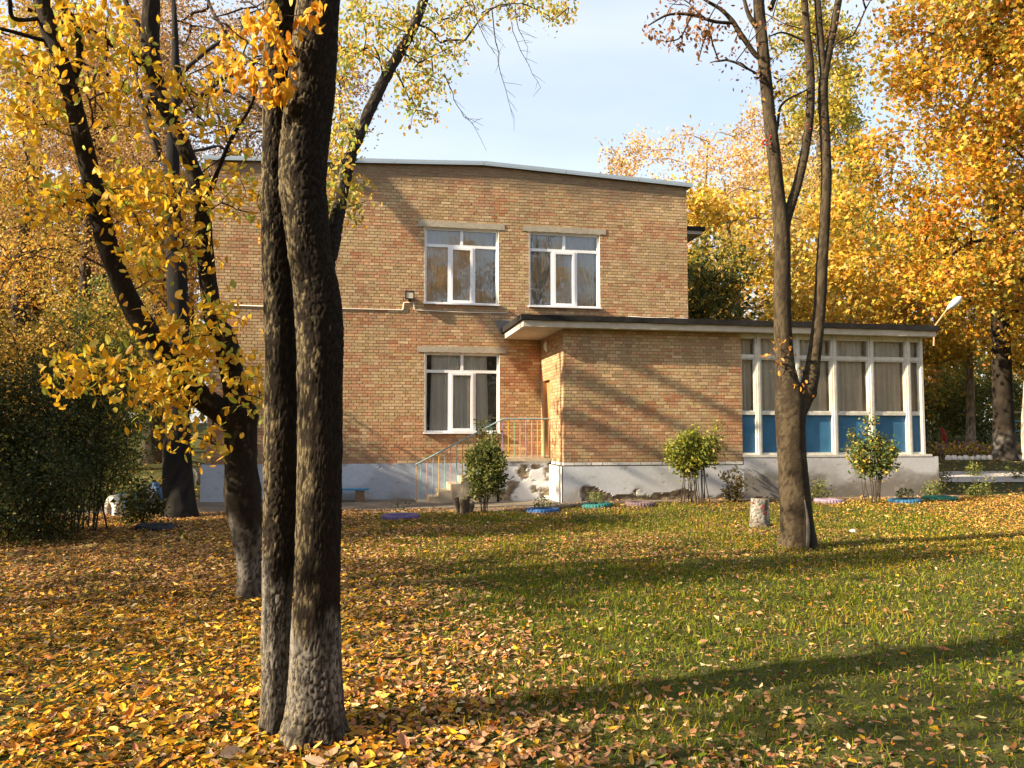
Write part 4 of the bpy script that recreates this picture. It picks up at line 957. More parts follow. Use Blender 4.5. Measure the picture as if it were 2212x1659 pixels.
# torn strip of dead wood beside the hollow at the foot
acc.make('trunk', M['bark'], tc, True)
hol = np.array([onY(u, v, YC - .225) for u, v in ((1746, 1192), (1746, 1155), (1743, 1112), (1737, 1070))])
Acc().tube(spline(hol, 16), np.array([.062, .07, .074, .074, .072, .07, .066, .062, .056, .05, .043, .036, .028, .02, .012, .004]), 8).make('hollow', simple('dark_hollow', (.018, .014, .011), .95, .3, 20, .5), tc, True)
Acc().tube(spline(np.array([onY(u, v, YC - .285) for u, v in ((1744, 1185), (1746, 1150), (1744, 1115), (1738, 1080))]), 12), np.array([.022, .028, .03, .03, .03, .028, .026, .022, .018, .014, .01, .005]), 6).make('dead_wood', simple('bare_wood', (.13, .115, .095), .8, .25, 20, .4), tc, True)
cl = [(1480, 55, 35, 20, 12, YC, .3), (1530, 85, 22, 22, 9, YC, .3), (1450, 95, 20, 12, 6, YC, .3), (1510, 30, 45, 20, 9, YC, .3), (1600, 70, 40, 25, 4, YC, .2), (1640, 170, 20, 40, 4, YC, .2), (1700, 170, 25, 30, 4, YC, .2), (1400, 60, 20, 20, 4, YC, .3)]
T = px_targets(cl, rg); nodes = np.concatenate([px_limb(L, YC)[0] for L in small])
nodes = np.concatenate([spline(px_limb(L, YC)[0], 20) for L in small])
tw, A, thin = twig_net(list(nodes), T, rg, r_tip=.0025, expo=.4, sag=.0, wob=.1, rmax=.008)
stuff(tw.make('twigs', M['twig'], tc, True))
n = 260; i = rg.choice(thin, n); la = Acc(); RB = [(.22, .085, .04), (.28, .115, .045), (.20, .10, .045), (.34, .16, .05)]
leaves(la, A[i] + rg.normal(0, .05, (n, 3)), rg.uniform(.065, .095, n), droop_frame(n, rg, .5), palette(RB, n, rg), 'oval', rg.normal(0, .3, n), rg)
T2 = px_targets([(1690, 240, 30, 20, 10, YC, .1), (1680, 770, 14, 20, 16, YC - .2, .05), (1700, 745, 18, 15, 10, YC - .2, .05), (1735, 815, 10, 18, 10, YC - .2, .05), (1665, 330, 25, 12, 8, YC, .1), (1640, 210, 15, 12, 4, YC, .1), (1765, 250, 20, 25, 5, YC, .1)], rg)
tw, _, _ = twig_net(list(PC1[60:]) + list(PC3[20:]), T2, rg, r_tip=.002, expo=.4, sag=0, wob=.1, rmax=.006); stuff(tw.make('twigs', M['twig'], tc, True))
n = len(T2); leaves(la, T2, rg.uniform(.06, .09, n), droop_frame(n, rg, .4), palette([(.62, .24, .04), (.55, .30, .06), (.66, .34, .05)], n, rg), 'oval', rg.normal(0, .3, n), rg)
la.make('crown', M['leaf'], tc)
ac = Acc()
for u, v in [(1650, 308), (1655, 314), (1662, 311), (1645, 316), (1700, 272), (1660, 300), (1741, 276)]:
    for k in range(3):
        V, Q = lathe([[.001, -.012], [.011, -.006], [.013, .003], [.008, .011], [.001, .012]], 7); ac.raw(V + onY(u, v, YC - .1) + rg.normal(0, .02, 3), Q)
ac.make('berries', paint((.55, .03, .02), .3), tc, True)
# crown outside the frame
T = crown_targets(rg, (5.8, 10.6, 8.2), (1.8, 1.6, 1.6), 45, .3)
tw, A, thin = twig_net(list(PC1[-70:]) + list(PC2[-50:]) + list(PC3[-60:]), T, rg, r_tip=.007, expo=.45, rmax=.04); stuff(tw.make('branches', M['twig'], tc, True))
n = 900; i = rg.choice(thin, n); la = Acc(); leaves(la, A[i] + rg.normal(0, .15, (n, 3)), rg.uniform(.06, .08, n), droop_frame(n, rg, .4), palette(RB, n, rg), 'kite'); la.make('upper_crown', M['leaf'], tc)

# ================================================================== trees around and behind
YELM = [(.66, .41, .04), (.70, .46, .07), (.60, .33, .035), (.65, .46, .13), (.46, .37, .06), (.34, .31, .055)]
PALE = [(.69, .45, .16), (.71, .50, .24), (.64, .39, .11), (.60, .40, .18)]
ORG = [(.58, .31, .025), (.52, .25, .025), (.62, .39, .04), (.40, .30, .04), (.24, .23, .04), (.54, .21, .04), (.32, .27, .04)]
BRN = [(.36, .205, .09), (.30, .16, .075), (.42, .25, .10), (.27, .16, .08), (.44, .29, .09)]
OLV = [(.34, .28, .045), (.26, .25, .045), (.40, .30, .045), (.20, .21, .04)]
GRN = [(.06, .085, .03), (.05, .07, .028), (.09, .11, .035), (.12, .13, .04), (.16, .12, .04)]
bgp = 'trees beyond the building'
def at(u, Y): return float(onY(u, 938, Y)[0])
def T_(name, lab, u, Y, h, r0, crown, nt, nl, ls, pal, seed, grp, lean=(0, 0), bark=(.06, .05, .04), wash=None, shape='lobed', sigma=.33, bare=.25, **kw):
    return tree(name, lab, (at(u, Y), Y), h, r0, crown, nt, nl, ls, pal, seed, grp, lean, bark, wash, shape, sigma, bare, **kw)
GB = (.22, .18, .13)
T_('maple_tree', 'golden maple with pale forked trunk rising directly behind the veranda roof', 1625, 27, 12.5, .20, [(.3, .5, 7.0, (4.4, 3.2, 4.2)), (3.6, .5, 6.0, (2.8, 2.6, 3.2), .5)], 150, 20000, .18, YELM, 101, bgp, (-.9, .4), GB, bare=.3)
T_('pale_tree', 'tall pale pinkish-gold tree standing behind the roof corner of the building', 1520, 35, 16, .24, [(-.3, 0, 9.6, (5.6, 4, 5.0)), (3, 0, 11, (3.6, 3, 4.4), .5)], 150, 24000, .17, PALE, 102, bgp, (.4, 0), GB, shape='kite', bare=.3, shell=.25)
T_('poplar_tree', 'tall narrow yellow-green poplar overtopping the golden trees', 1782, 48, 29.0, .4, [(0, 0, 16.5, (2.9, 2.7, 13.0))], 200, 22000, .30, OLV + [(.62, .46, .08), (.56, .44, .07)], 103, bgp, (0, 0), (.12, .1, .08), sigma=.5, bare=.12, shape='kite')
T_('poplar_tree', 'shorter narrow poplar beside the tallest poplar', 1858, 50, 23.0, .35, [(0, 0, 13, (1.9, 1.9, 9.6))], 90, 9000, .28, OLV, 104, bgp, (0, 0), (.12, .1, .08), sigma=.45, bare=.12, shape='kite')
T_('maple_tree', 'orange and olive maple with a leaning dark trunk beside the white edged flower bed', 2168, 25.5, 17, .33, [(-3.0, -3.5, 10.0, (4.6, 3.6, 5.6)), (1.5, -3.0, 9.5, (4.2, 4.0, 6.0)), (-4.6, -3.8, 7.0, (2.0, 2.2, 2.4), .3), (2.0, -1, 4.8, (3, 3, 2.2), .4), (-4.6, -5.0, 12.6, (3.0, 2.4, 3.0), .7), (-1.5, -5.0, 14.5, (3.0, 2.4, 2.6), .6), (1.6, -5, 13.5, (3, 2.4, 2.8), .6)], 150, 68000, .165, ORG, 105, bgp, (-2.0, -2.2), (.028, .021, .015), .95, sigma=.42, washc=(.16, .15, .135))
T_('young_maple', 'young maple with slim whitewashed trunk and yellow leaves past the veranda end', 2096, 29, 9.5, .17, (-.3, 0, 6.2, (2.8, 2.2, 3.0)), 90, 9000, .17, YELM, 106, bgp, (.2, 0), GB, 1.0, sigma=.38, bare=.3)
T_('birch_tree', 'pale thin trunk and yellow crown at the far side of the paved path', 2222, 24, 11, .16, (1.0, 0, 7.2, (2.8, 2.4, 3.4)), 80, 9000, .16, YELM, 107, bgp, (.3, 0), (.34, .31, .26), 1.1, 'kite', .38, .3)
T_('olive_tree', 'olive green tree filling the gap behind the golden maple', 1950, 36, 11.5, .24, (0, 0, 6.0, (4.8, 3.6, 4.8)), 120, 13000, .22, OLV, 108, bgp, (.3, 0), bare=.2, shape='kite')
T_('olive_tree', 'open branched olive tree with sky showing through beside the poplars', 2030, 40, 17, .25, (0, 0, 11, (4.6, 4, 5.5)), 90, 4500, .19, OLV, 109, bgp, (.3, 0), sigma=.4, bare=.2, shape='kite')
T_('orange_tree', 'russet tree low behind the middle of the veranda roof', 1850, 30, 8.0, .18, (0, 0, 4.6, (3.0, 2.4, 2.8)), 80, 8500, .16, [(.50, .25, .05), (.44, .18, .05), (.52, .34, .06), (.3, .28, .05)], 110, bgp, (.2, 0), sigma=.38, bare=.2)
T_('green_tree', 'dark green tree in the shade just past the upper wall corner', 1520, 24.5, 8.8, .16, [(.2, 0, 5.4, (1.3, 1.4, 3.0)), (1.3, .3, 3.6, (1.1, 1.2, 1.6), .4)], 90, 7500, .17, [(.11, .125, .03), (.17, .16, .035), (.08, .095, .025), (.34, .26, .04)], 111, bgp, bare=.15, shape='kite')
T_('yellow_tree', 'bright yellow tree low between the russet tree and the lamp', 1990, 31, 9.5, .18, (0, 0, 5.4, (2.8, 2.4, 3.2)), 80, 9000, .17, YELM, 112, bgp, (.2, 0), sigma=.4, bare=.2)
lg = 'trees beyond the path end'
AMB = [(.50, .29, .05), (.44, .235, .045), (.36, .20, .055), (.42, .33, .06)]
T_('oak_tree', 'stout dark trunk with whitewashed foot and russet crown beside the path', 393, 16.6, 14.5, .25, [(-1.6, 7.2, 9.8, (3.6, 2.8, 4.6)), (1.0, 7.2, 10.4, (2.8, 2.4, 3.8), .6)], 170, 30000, .105, BRN, 121, lg, (-1.3, 3.6), (.010, .0075, .0055), .75, 'kite', .34, .38, washc=(.020, .018, .016))
T_('brown_tree', 'russet brown tree standing close behind the stout oak trunk', 330, 27, 16, .28, (0, 0, 10.0, (3.8, 3.2, 5.4)), 150, 20000, .11, BRN, 122, lg, (.4, 0), shape='kite')
T_('amber_tree', 'amber tree with thin dark trunk beyond the dark shrubs', 160, 25, 13, .22, [(0, 0, 6.5, (3.4, 2.8, 5.0))], 140, 15000, .12, AMB, 123, lg, (.3, 0), bare=.12, shape='kite')
T_('amber_tree', 'tall amber tree crowded between the russet trees', 30, 29, 17, .28, [(0, 0, 9.5, (4.2, 3.2, 7.0))], 150, 17000, .13, AMB, 124, lg, (.3, 0), bare=.15, shape='kite')
T_('amber_tree', 'low spreading amber tree just past the wall corner near the half-buried tyres', 400, 31, 9, .2, [(0, 0, 5.2, (3.0, 2.6, 3.8))], 100, 11000, .17, [(.62, .40, .06), (.56, .34, .05), (.44, .36, .06)], 125, lg, (.2, 0), bare=.15, shape='kite')
T_('brown_tree', 'distant russet tree showing only between the nearer ones', 230, 40, 21, .35, [(0, 0, 12, (5.4, 4, 8.5))], 150, 16000, .24, BRN, 126, lg, (.2, 0), bare=.2, shape='kite')
T_('brown_tree', 'far russet tree behind the tall amber tree', 60, 44, 22, .35, [(0, 0, 12, (5.4, 4, 9.0))], 150, 15000, .26, BRN + AMB, 127, lg, (.2, 0), bare=.2, shape='kite')
# trees outside the frame that shade the lawn and stand in the window reflections
og = 'trees standing around the lawn'
GY2 = [(.70, .44, .05), (.62, .36, .04), (.5, .4, .06), (.6, .3, .05)]
LIMBS = [[(0, 0, z0 - .3, .13), (.0, -.25, z0, .12), (.1, -.6, z0 + .12, .10), (.1, -1.0, z0 + .3, .06)] for z0 in (9.6, 10.5, 11.4)]  # limbs shaped to throw slanting shadow streaks on the wing wall
for q, (bx_, by_, hh, cr, nl, sd) in enumerate([(-13, 6.5, 10, (2.6, 2.4, 2.6), 1900, 141), (-11.5, 1.6, 10, (2.2, 2.0, 2.2), 700, 142), (-16, 10.5, 12, (2.6, 2.6, 2.6), 2600, 143), (-7.5, -3.5, 10, (2.5, 2.5, 2.6), 3000, 144), (3.5, -8, 13, (4.2, 3.4, 4.8), 9000, 145), (11, -8, 13, (4.0, 3.4, 4.6), 9000, 146), (18, -3, 12, (3.6, 3.4, 4.4), 8000, 147), (-3.5, -9, 12, (3.4, 3, 4.4), 8000, 148), (25, 1, 11, (3.2, 3, 3.8), 6000, 149), (31, 6, 12, (3.4, 3, 4.4), 6000, 150), (24, -8, 13, (3.6, 3, 4.4), 6000, 151), (-7.2, 7.9, 9, (2.0, 1.7, 1.8), 330, 154), (-9.2, 15.55, 13.5, (1.8, 1.2, 2.2), 300, 155), (-12, 12.2, 9.5, (2.4, 2.2, 2.4), 5500, 152), (-11.5, 17.4, 8, (2.0, 1.8, 1.9), 3500, 153)]):
    tree('lawn_tree', ['thin crowned tree on the lawn west of the forked tree', 'lawn tree across from the twin-trunked tree', 'tall lawn tree west of the dark shrub clump', 'lawn tree farthest from the building on the sunny side', 'broad yellow tree opposite the upper windows', 'yellow tree opposite the veranda wing', 'tree opposite the veranda end', 'slender tree opposite the plain end of the facade', 'yellow tree across the lawn from the blue panels', 'broad tree past the end of the lawn', 'tall tree far across the lawn from the veranda', 'light crowned lawn tree just west of the forked tree', 'tall nearly bare unseen tree added to cast slanting shadows on the wing wall', 'dense tree on the sunny side of the dark shrub', 'round crowned tree beside the far end of the asphalt path'][q],
         (bx_, by_), hh, .18, (0, 0, hh * .68, cr), 60, nl, .2, GY2, sd, og, (.3, .2), (.08, .06, .05), sigma=.35, bare=.3, forks=LIMBS if sd == 155 else None)

# ================================================================== shrubs
def shrub(name, label, c, r, nt, nleaf, lsize, pal, seed, group=None, stems=6, sigma=.12, shape='kite', legs=None, spread=.12, w=None, cat='shrub', rt=.004):
    rg = np.random.default_rng(seed); e = thing(name, label, cat, group); x, y = c[0], c[1]; z = float(ground_z(x, y))
    sn = []; ac = Acc(); top = c[2] - r[2] * (.1 if legs is None else .5)
    for k in range(stems):
        a = rg.uniform(0, 6.28); b0 = np.array([x + spread * math.cos(a) * rg.random(), y + spread * math.sin(a) * rg.random(), z - .05])
        b1 = np.array([x + r[0] * .45 * math.cos(a), y + r[1] * .45 * math.sin(a), z + top]); P = spline(np.array([b0, (b0 + b1) / 2 + rg.normal(0, .03, 3), b1]), 8)
        ac.tube(P, np.linspace(rt * 2.6, rt * 1.3, 8), 5); sn += list(P[3:])
    stuff(ac.make('stems', M['twig'], e, True))
    T = crown_targets(rg, (x, y, z + c[2]), r, nt, .25); T = T[T[:, 2] > z + .05]
    k = max(3, nt // 7); q = T[rg.choice(len(T), k)]; T = np.concatenate([T, q + (q - np.array([x, y, z + c[2] * .6])) * rg.uniform(.2, .55, (k, 1)) + np.array([0, 0, .08])])        # stray shoots
    tw, A, thin = twig_net(sn, T, rg, r_tip=rt, expo=.3, rmax=rt * 3); stuff(tw.make('twigs', M['twig'], e, True))
    n = nleaf; i = rg.choice(thin, n); pos = A[i] + rg.normal(0, sigma, (n, 3)); pos[:, 2] = np.maximum(pos[:, 2], z + .03)
    la = Acc(); leaves(la, pos, rg.uniform(.7, 1.3, n) * lsize, rframe(n, rg), palette(pal, n, rg, .2, w), shape); la.make('foliage', M['leaf'], e)
    return e
bp = onY(1045, 1110, 16.6); PG = [(.13, .16, .035), (.17, .20, .045), (.09, .11, .03), (.24, .22, .06)]
shrub('green_shrub', 'leafy green shrub growing at the foot of the porch steps', (bp[0], 16.6, .85), (.42, .40, .64), 90, 4600, .07, [(.10, .125, .03), (.13, .155, .035), (.07, .09, .025), (.19, .18, .05)], 201, stems=8, sigma=.07, shape='oval')
x = at(1497, 16.75)
shrub('clipped_shrub', 'clipped yellow-green shrub on bare stems before the wing wall', (x, 16.75, 1.12), (.50, .40, .40), 90, 3400, .075, [(.17, .205, .03), (.24, .26, .04), (.12, .15, .025), (.34, .29, .05)], 202, stems=16, sigma=.08, shape='oval', legs=1, spread=.42, rt=.005, )
x = at(1882, 16.3)
shrub('round_shrub', 'round shrub with some golden leaves on thin stems before the blue panels', (x, 16.3, 1.0), (.52, .45, .42), 90, 3200, .075, [(.10, .14, .04), (.14, .17, .05), (.60, .40, .05), (.07, .10, .03)], 203, stems=14, sigma=.08, shape='oval', legs=1, spread=.35, w=[.38, .25, .15, .22])
x = at(1582, 16.9)
shrub('dry_plant', 'bushy drying plant with thin stalks beside the painted stump', (x, 16.9, .42), (.30, .26, .36), 60, 900, .06, [(.30, .24, .06), (.22, .20, .05), (.36, .22, .07)], 204, stems=20, sigma=.05, cat='plant', rt=.003)
DG = [(.034, .050, .012), (.022, .035, .010), (.055, .072, .016), (.11, .11, .02), (.08, .045, .014)]
for q, (u, Y, zc, rr, nl, lab) in enumerate([(30, 13.9, 1.3, (.9, .9, 1.3), 7000, 'dark green shrub at the west end of the dark shrub clump'), (125, 14.2, 1.55, (.8, .8, 1.5), 7000, 'tallest dark shrub in the middle of the dark clump'), (195, 14.6, 1.6, (.55, .6, .9), 3600, 'lower dark shrub at the tyre end of the dark clump'), (95, 12.9, .6, (.75, .6, .6), 4500, 'spreading low dark shrub at the lawn edge of the dark clump')]):
    shrub('dark_shrub', lab, (at(u, Y), Y, zc), rr, 130, int(nl * 1.5), .055, DG, 241 + q, 'clump of dark shrubs beside the path', stems=9, sigma=.15, shape='kite', spread=.45, rt=.006, w=[.3, .3, .2, .12, .08])
x = at(10, 12.9)
shrub('dark_shrub', 'lower dark shrub on the outer side of the dark clump', (x - .5, 13.6, 1.1), (.8, .9, 1.2), 90, 6000, .085, DG, 212, stems=10, sigma=.14, shape='kite', spread=.5, rt=.006)
x = at(215, 18.6)
shrub('cone_shrub', 'light green cone shaped shrub rising behind the dark shrub clump', (x, 18.8, 2.1), (1.0, .9, 2.2), 150, 9000, .09, [(.16, .20, .04), (.22, .26, .05), (.10, .13, .035), (.30, .28, .05)], 213, stems=8, sigma=.13, spread=.3, rt=.008)
x = at(60, 19)
shrub('amber_shrub', 'tall amber and green thicket behind the dark shrubs', (x, 19.5, 2.4), (2.0, 1.5, 2.6), 160, 11000, .10, [(.38, .25, .05), (.46, .29, .055), (.20, .17, .04), (.52, .34, .05)], 214, stems=12, sigma=.2, spread=.8, rt=.009)
x = at(300, 15.2)
shrub('dark_shrub', 'small dark shrub between the painted tyres and the stout trunk', (x, 15.4, .36), (.34, .3, .34), 50, 900, .075, DG, 215, stems=7, sigma=.08, shape='oval')
for q, (u, Y, lab) in enumerate([(1400, 33, 'hedge shrub hidden past the roof corner'), (2085, 36, 'green hedge shrub far behind the young maple'), (2140, 31, 'green thicket behind the young maple'), (2260, 33, 'green thicket at the end of the flower bed'), (2010, 33, 'dark thicket in the gap past the veranda')]):
    shrub('hedge_shrub', lab, (at(u, Y), Y, 1.5), (2.2, 1.4, 1.7), 110, 6500, .13, [(.10, .13, .035), (.16, .17, .04), (.28, .24, .05), (.07, .09, .03)], 221 + q, 'green thickets past the veranda', stems=8, sigma=.25, spread=.8, rt=.01)
for q, (u, Y) in enumerate([(2010, 17.4), (2110, 17.0), (1765, 17.2), (2100, 21.5), (2195, 21.0), (2030, 20.4)]):
    lab = ['weeds at the outer corner of the veranda plinth', 'low dark plant among fallen leaves past the bottle green tyre', 'weeds against the veranda plinth behind the slim tree', 'small weed clump beyond the paved path', 'green clump beside the paved path near the pale trunk', 'weed clump where the paved path meets the plinth'][q]
    shrub('weed_clump', lab, (at(u, Y), Y, .16), (.30, .25, .20), 30, 380, .06, PG, 231 + q, 'weed clumps', stems=7, sigma=.06, cat='weeds', rt=.002)

# ================================================================== tyres, stumps, flower bed
def tyre_profile(Ro, w):
    a = np.linspace(0, 2 * np.pi, 17)[:-1]; rr = Ro - .085 + .085 * np.sign(np.cos(a)) * np.abs(np.cos(a)) ** .55; zz = w / 2 * np.sign(np.sin(a)) * np.abs(np.sin(a)) ** .6
    return np.stack([rr, zz], 1)
def treads(V, Ro, k=30):                      # shallow tread blocks on the outer face
    r = np.hypot(V[:, 0], V[:, 1]); a = np.arctan2(V[:, 1], V[:, 0]); m_ = (r > Ro - .03) * (np.sin(a * k) > 0) * .010; s = 1 - m_ / np.maximum(r, .01)
    V = V.copy(); V[:, 0] *= s; V[:, 1] *= s; return V
def planter(u, v, Y, c, lab, plant, seed, Ro=.33):
    e = thing('tyre_planter', lab, 'planter', 'painted tyre planters along the path'); p = np.array([at(u, Y), Y, 0.]); p[2] = ground_z(p[0], p[1])
    rg = np.random.default_rng(seed)
    V, Q = lathe(tyre_profile(Ro, .17), 120); V = treads(V, Ro); V[:, 2] += .0; V[:, 2] += V[:, 0] * rg.normal(0, .03)
    add('tyre', V + p, Q, paint(c, .6), e, smooth=False)
    V, Q = lathe([[.001, .045], [.12, .05], [.22, .03], [.22, -.03], [.001, -.03]], 20); add('soil', V + p, Q, M['soil'], e)
    if plant:
        n = plant; ac = Acc(); a = rg.uniform(0, 6.28, n); r = .19 * np.sqrt(rg.random(n)); hgt = rg.uniform(.06, .26, n)
        for k in range(0, n, 6):
            b0 = p + [r[k] * math.cos(a[k]), r[k] * math.sin(a[k]), .05]; ac.tube([b0, b0 + [rg.normal(0, .03), rg.normal(0, .03), hgt[k] * .9]], [.003, .0015], 4, (.10, .12, .04))
        pos = p + np.stack([r * np.cos(a), r * np.sin(a), .05 + hgt], 1); leaves(ac, pos, rg.uniform(.04, .08, n), rframe(n, rg), palette(PG, n, rg), 'kite'); stuff(ac.make('plant', M['leaf'], e))
planter(867, 1122, 15.6, (.10, .075, .20), 'purple tyre planter nearest the blue bench', 16, 1, .37)
planter(1172, 1104, 16.4, (.02, .10, .28), 'blue tyre planter beside the green shrub', 90, 2, .36)
planter(1287, 1104, 16.5, (.015, .14, .13), 'teal tyre planter with upright green plants before the wing wall', 130, 3)
planter(1382, 1104, 16.55, (.13, .085, .10), 'faded mauve tyre planter between the teal one and the clipped shrub', 14, 4)
planter(1788, 1096, 16.5, (.25, .19, .27), 'pale lilac tyre planter behind the slim tree', 0, 5)
planter(1950, 1096, 16.3, (.02, .11, .22), 'dark blue tyre planter between the round shrub and the green tyre', 120, 6, .36)
planter(2025, 1084, 16.7, (.015, .17, .12), 'bottle green tyre planter near the veranda corner', 6, 7, .38)
planter(345, 1122, 14.6, (.012, .016, .024), 'almost black tyre planter half hidden in shade by the small dark shrub', 10, 8, .34)
# upright half-buried tyres along the path end
cs_ = [((.60, .58, .52), 'white and yellow'), ((.25, .40, .55), 'pale blue'), ((.04, .24, .20), 'teal'), ((.03, .035, .04), 'black'), ((.55, .55, .55), 'grey white'), ((.07, .16, .34), 'blue'), ((.45, .30, .04), 'yellow'), ((.03, .03, .035), 'black'), ((.04, .05, .06), 'black'), ((.03, .04, .04), 'black'), ((.03, .035, .04), 'black')]
ord_ = ['first tyre of the row nearest the lawn', 'second tyre of the row', 'third tyre of the row', 'fourth tyre of the row', 'fifth tyre of the row', 'sixth tyre of the row', 'seventh tyre of the row', 'eighth tyre, level with the stout trunk', 'ninth tyre, behind the stout trunk', 'tenth tyre of the row', 'last tyre, beside the plinth corner']
for k, (c, nm) in enumerate(cs_):
    t = k / 10; u = 250 + t * 175; Y = 17.3 + t * 6.2; x = at(u, Y); z = float(gz(x, Y))
    e = thing('buried_tyre', '%s painted half-buried tyre, %s' % (nm, ord_[k]), 'tyre', 'half-buried tyres standing in a row')
    V, Q = lathe(tyre_profile(.34, .18), 90); V = treads(V, .34); V = np.stack([V[:, 2], V[:, 0], V[:, 1]], 1)          # axle along x
    a = .55; V = np.stack([V[:, 0] * math.cos(a) - V[:, 1] * math.sin(a), V[:, 0] * math.sin(a) + V[:, 1] * math.cos(a), V[:, 2]], 1)
    add('tyre', V + [x, Y, z + .06], Q, paint(c, .55), e)
# stumps
def stump(name, lab, u, Y, Ro, h, seed, wash, dots=False):
    e = thing(name, lab, 'stump'); x = at(u, Y); z = float(ground_z(x, Y)); acc = Acc()
    st = dict(BARK_C, depth=.008, cell=(.04, .09), lump=.3)
    bark_tube(acc, np.array([[x, Y, z - .1], [x, Y, z + .05], [x, Y, z + h * .5], [x + .02, Y, z + h]]), np.array([Ro * 1.35, Ro * 1.12, Ro, Ro * .97]), 48, 40, st, seed, wash=wash, base_z=z, washc=(.5, .48, .45))
    V = acc.V[0].reshape(40, 48, 3); top = V[-1]; acc.raw(np.vstack([top, top.mean(0) - [0, 0, .02]]), None, [[i, (i + 1) % 48, 48] for i in range(48)], (.20, .15, .10))
    acc.make('stump_wood', M['bark'], e, True)
    if dots:
        ac = Acc(); rg = np.random.default_rng(seed)
        for q in range(9):
            a = -1.57 + rg.normal(0, .7); zz = z + h * rg.uniform(.45, .92); c = np.array([x + (Ro + .012) * math.cos(a), Y + (Ro + .012) * math.sin(a), zz])
            V, Q = lathe([[.001, .006], [.022, .004], [.024, 0], [.001, 0]], 9); V = np.stack([-math.sin(a) * V[:, 0] + math.cos(a) * V[:, 2], math.cos(a) * V[:, 0] + math.sin(a) * V[:, 2], V[:, 1] * .7], 1); ac.raw(V + c, Q)
        ac.make('painted_spots', paint((.30, .06, .05)), e)
    return e
stump('tree_stump', 'whitewashed stump dotted with red paint spots beside the slim tree', 1637, 13.3, .155, .48, 301, .60, True)
# cut stems of an old bush
e = thing('cut_stump', 'cluster of dark sawn-off stems beside the green shrub at the steps', 'stump'); rg = np.random.default_rng(9)
for q, (dx, dy, hh, r) in enumerate([(-.16, 0, .34, .055), (-.04, -.06, .30, .06), (.07, .02, .36, .05), (.0, .1, .28, .05), (.16, -.03, .2, .055)]):
    x = at(1003, 16.3) + dx; y = 16.3 + dy; z = float(ground_z(x, y)); acc = Acc(); bark_tube(acc, np.array([[x - dx * .4, y, z - .08], [x - dx * .2, y, z + .05], [x, y, z + hh]]), np.array([r * 1.3, r, r * .95]), 18, 20, dict(BARK_C, depth=.004, cell=(.03, .08), col=np.array([.13, .095, .06]), lich_sun_col=np.array([.2, .16, .11]), crackcol=np.array([.05, .036, .024])), 310 + q)
    V = acc.V[0].reshape(20, 18, 3)[-1]; acc.raw(np.vstack([V, V.mean(0)]), None, [[i, (i + 1) % 18, 18] for i in range(18)], (.16, .12, .08)); acc.make('cut_stem', M['bark'], e, True)
# flower bed with white stones beyond the paved path
rg = np.random.default_rng(12)
for k in range(13):
    u = 2046 + k * 13 ; Y = 25.6; x = at(u, Y); z = float(gz(x, Y)); V, Q = lathe([[.001, .14], [.07, .125], [.10, .06], [.105, -.05], [.001, -.05]], 12); V = V * [1.0 + rg.random() * .25, .9, .9 + .3 * rg.random()] + rg.normal(0, .006, V.shape)
    tag(add('kerb_stone', V + [x, Y, z], Q, M['white'], smooth=True), 'white painted stone in the row edging the far flower bed', 'stone', 'white stones edging the flower bed')
fb = Acc(); n = 1500; xs_ = rg.uniform(at(2035, 26.5), at(2250, 26.5), n); ys_ = rg.uniform(25.9, 28, n); zs_ = gz(xs_, ys_) + rg.uniform(.05, .45, n)
cf = palette([(.14, .17, .04), (.62, .42, .06), (.30, .14, .28), (.60, .30, .05), (.2, .22, .05)], n, rg, .15)
leaves(fb, np.stack([xs_, ys_, zs_], 1), rg.uniform(.08, .16, n), rframe(n, rg), cf, 'kite'); fbe = tag(fb.make('flower_bed', M['leaf']), 'bed of yellow and purple autumn flowers behind white stones', 'flowers'); stuff(fbe)
# blue play frame
e = thing('climbing_bars', 'blue metal play frame standing behind the leaning dark trunk', 'play equipment'); x = at(2182, 28.2); z = float(gz(x, 28.2))
for dx in (-.0, 1.5): Acc().tube([[x + dx, 28.2, z - .1], [x + dx, 28.2, z + 1.55]], .05, 8).make('post', paint((.06, .26, .42)), e)
for h_ in (.8, 1.2): Acc().tube([[x - .25, 28.2, z + h_], [x + 1.75, 28.2, z + h_]], .03, 6).make('bar', paint((.06, .26, .42)), e)
Acc().tube([[x - .9, 28.2, z + 1.55], [x + 1.8, 28.2, z + 1.57]], .035, 6).make('top_bar', paint((.40, .26, .18)), e)
e = thing('play_rocker', 'small red play rocker in the shade past the veranda corner', 'play equipment'); x = at(2038, 30); z = float(gz(x, 30))
Acc().tube([[x, 30, z], [x + .05, 30, z + .45], [x - .08, 30, z + .8]], [.07, .09, .05], 8).make('figure', paint((.45, .03, .03)), e, True); Acc().box(x - .25, x + .25, 29.85, 30.15, z - .02, z + .1).make('base', paint((.1, .12, .3)), e)
# scrap of white litter
V, Q = lathe([[.001, .035], [.04, .03], [.06, .012], [.05, 0], [.001, 0]], 7); rg = np.random.default_rng(3); x = at(1838, 12.2); tag(add('paper_scrap', V + rg.normal(0, .006, V.shape) + [x, 12.2, float(ground_z(x, 12.2)) + .01], Q, M['white']), 'crumpled white paper scrap lying alone on the grass near the slim tree', 'litter')

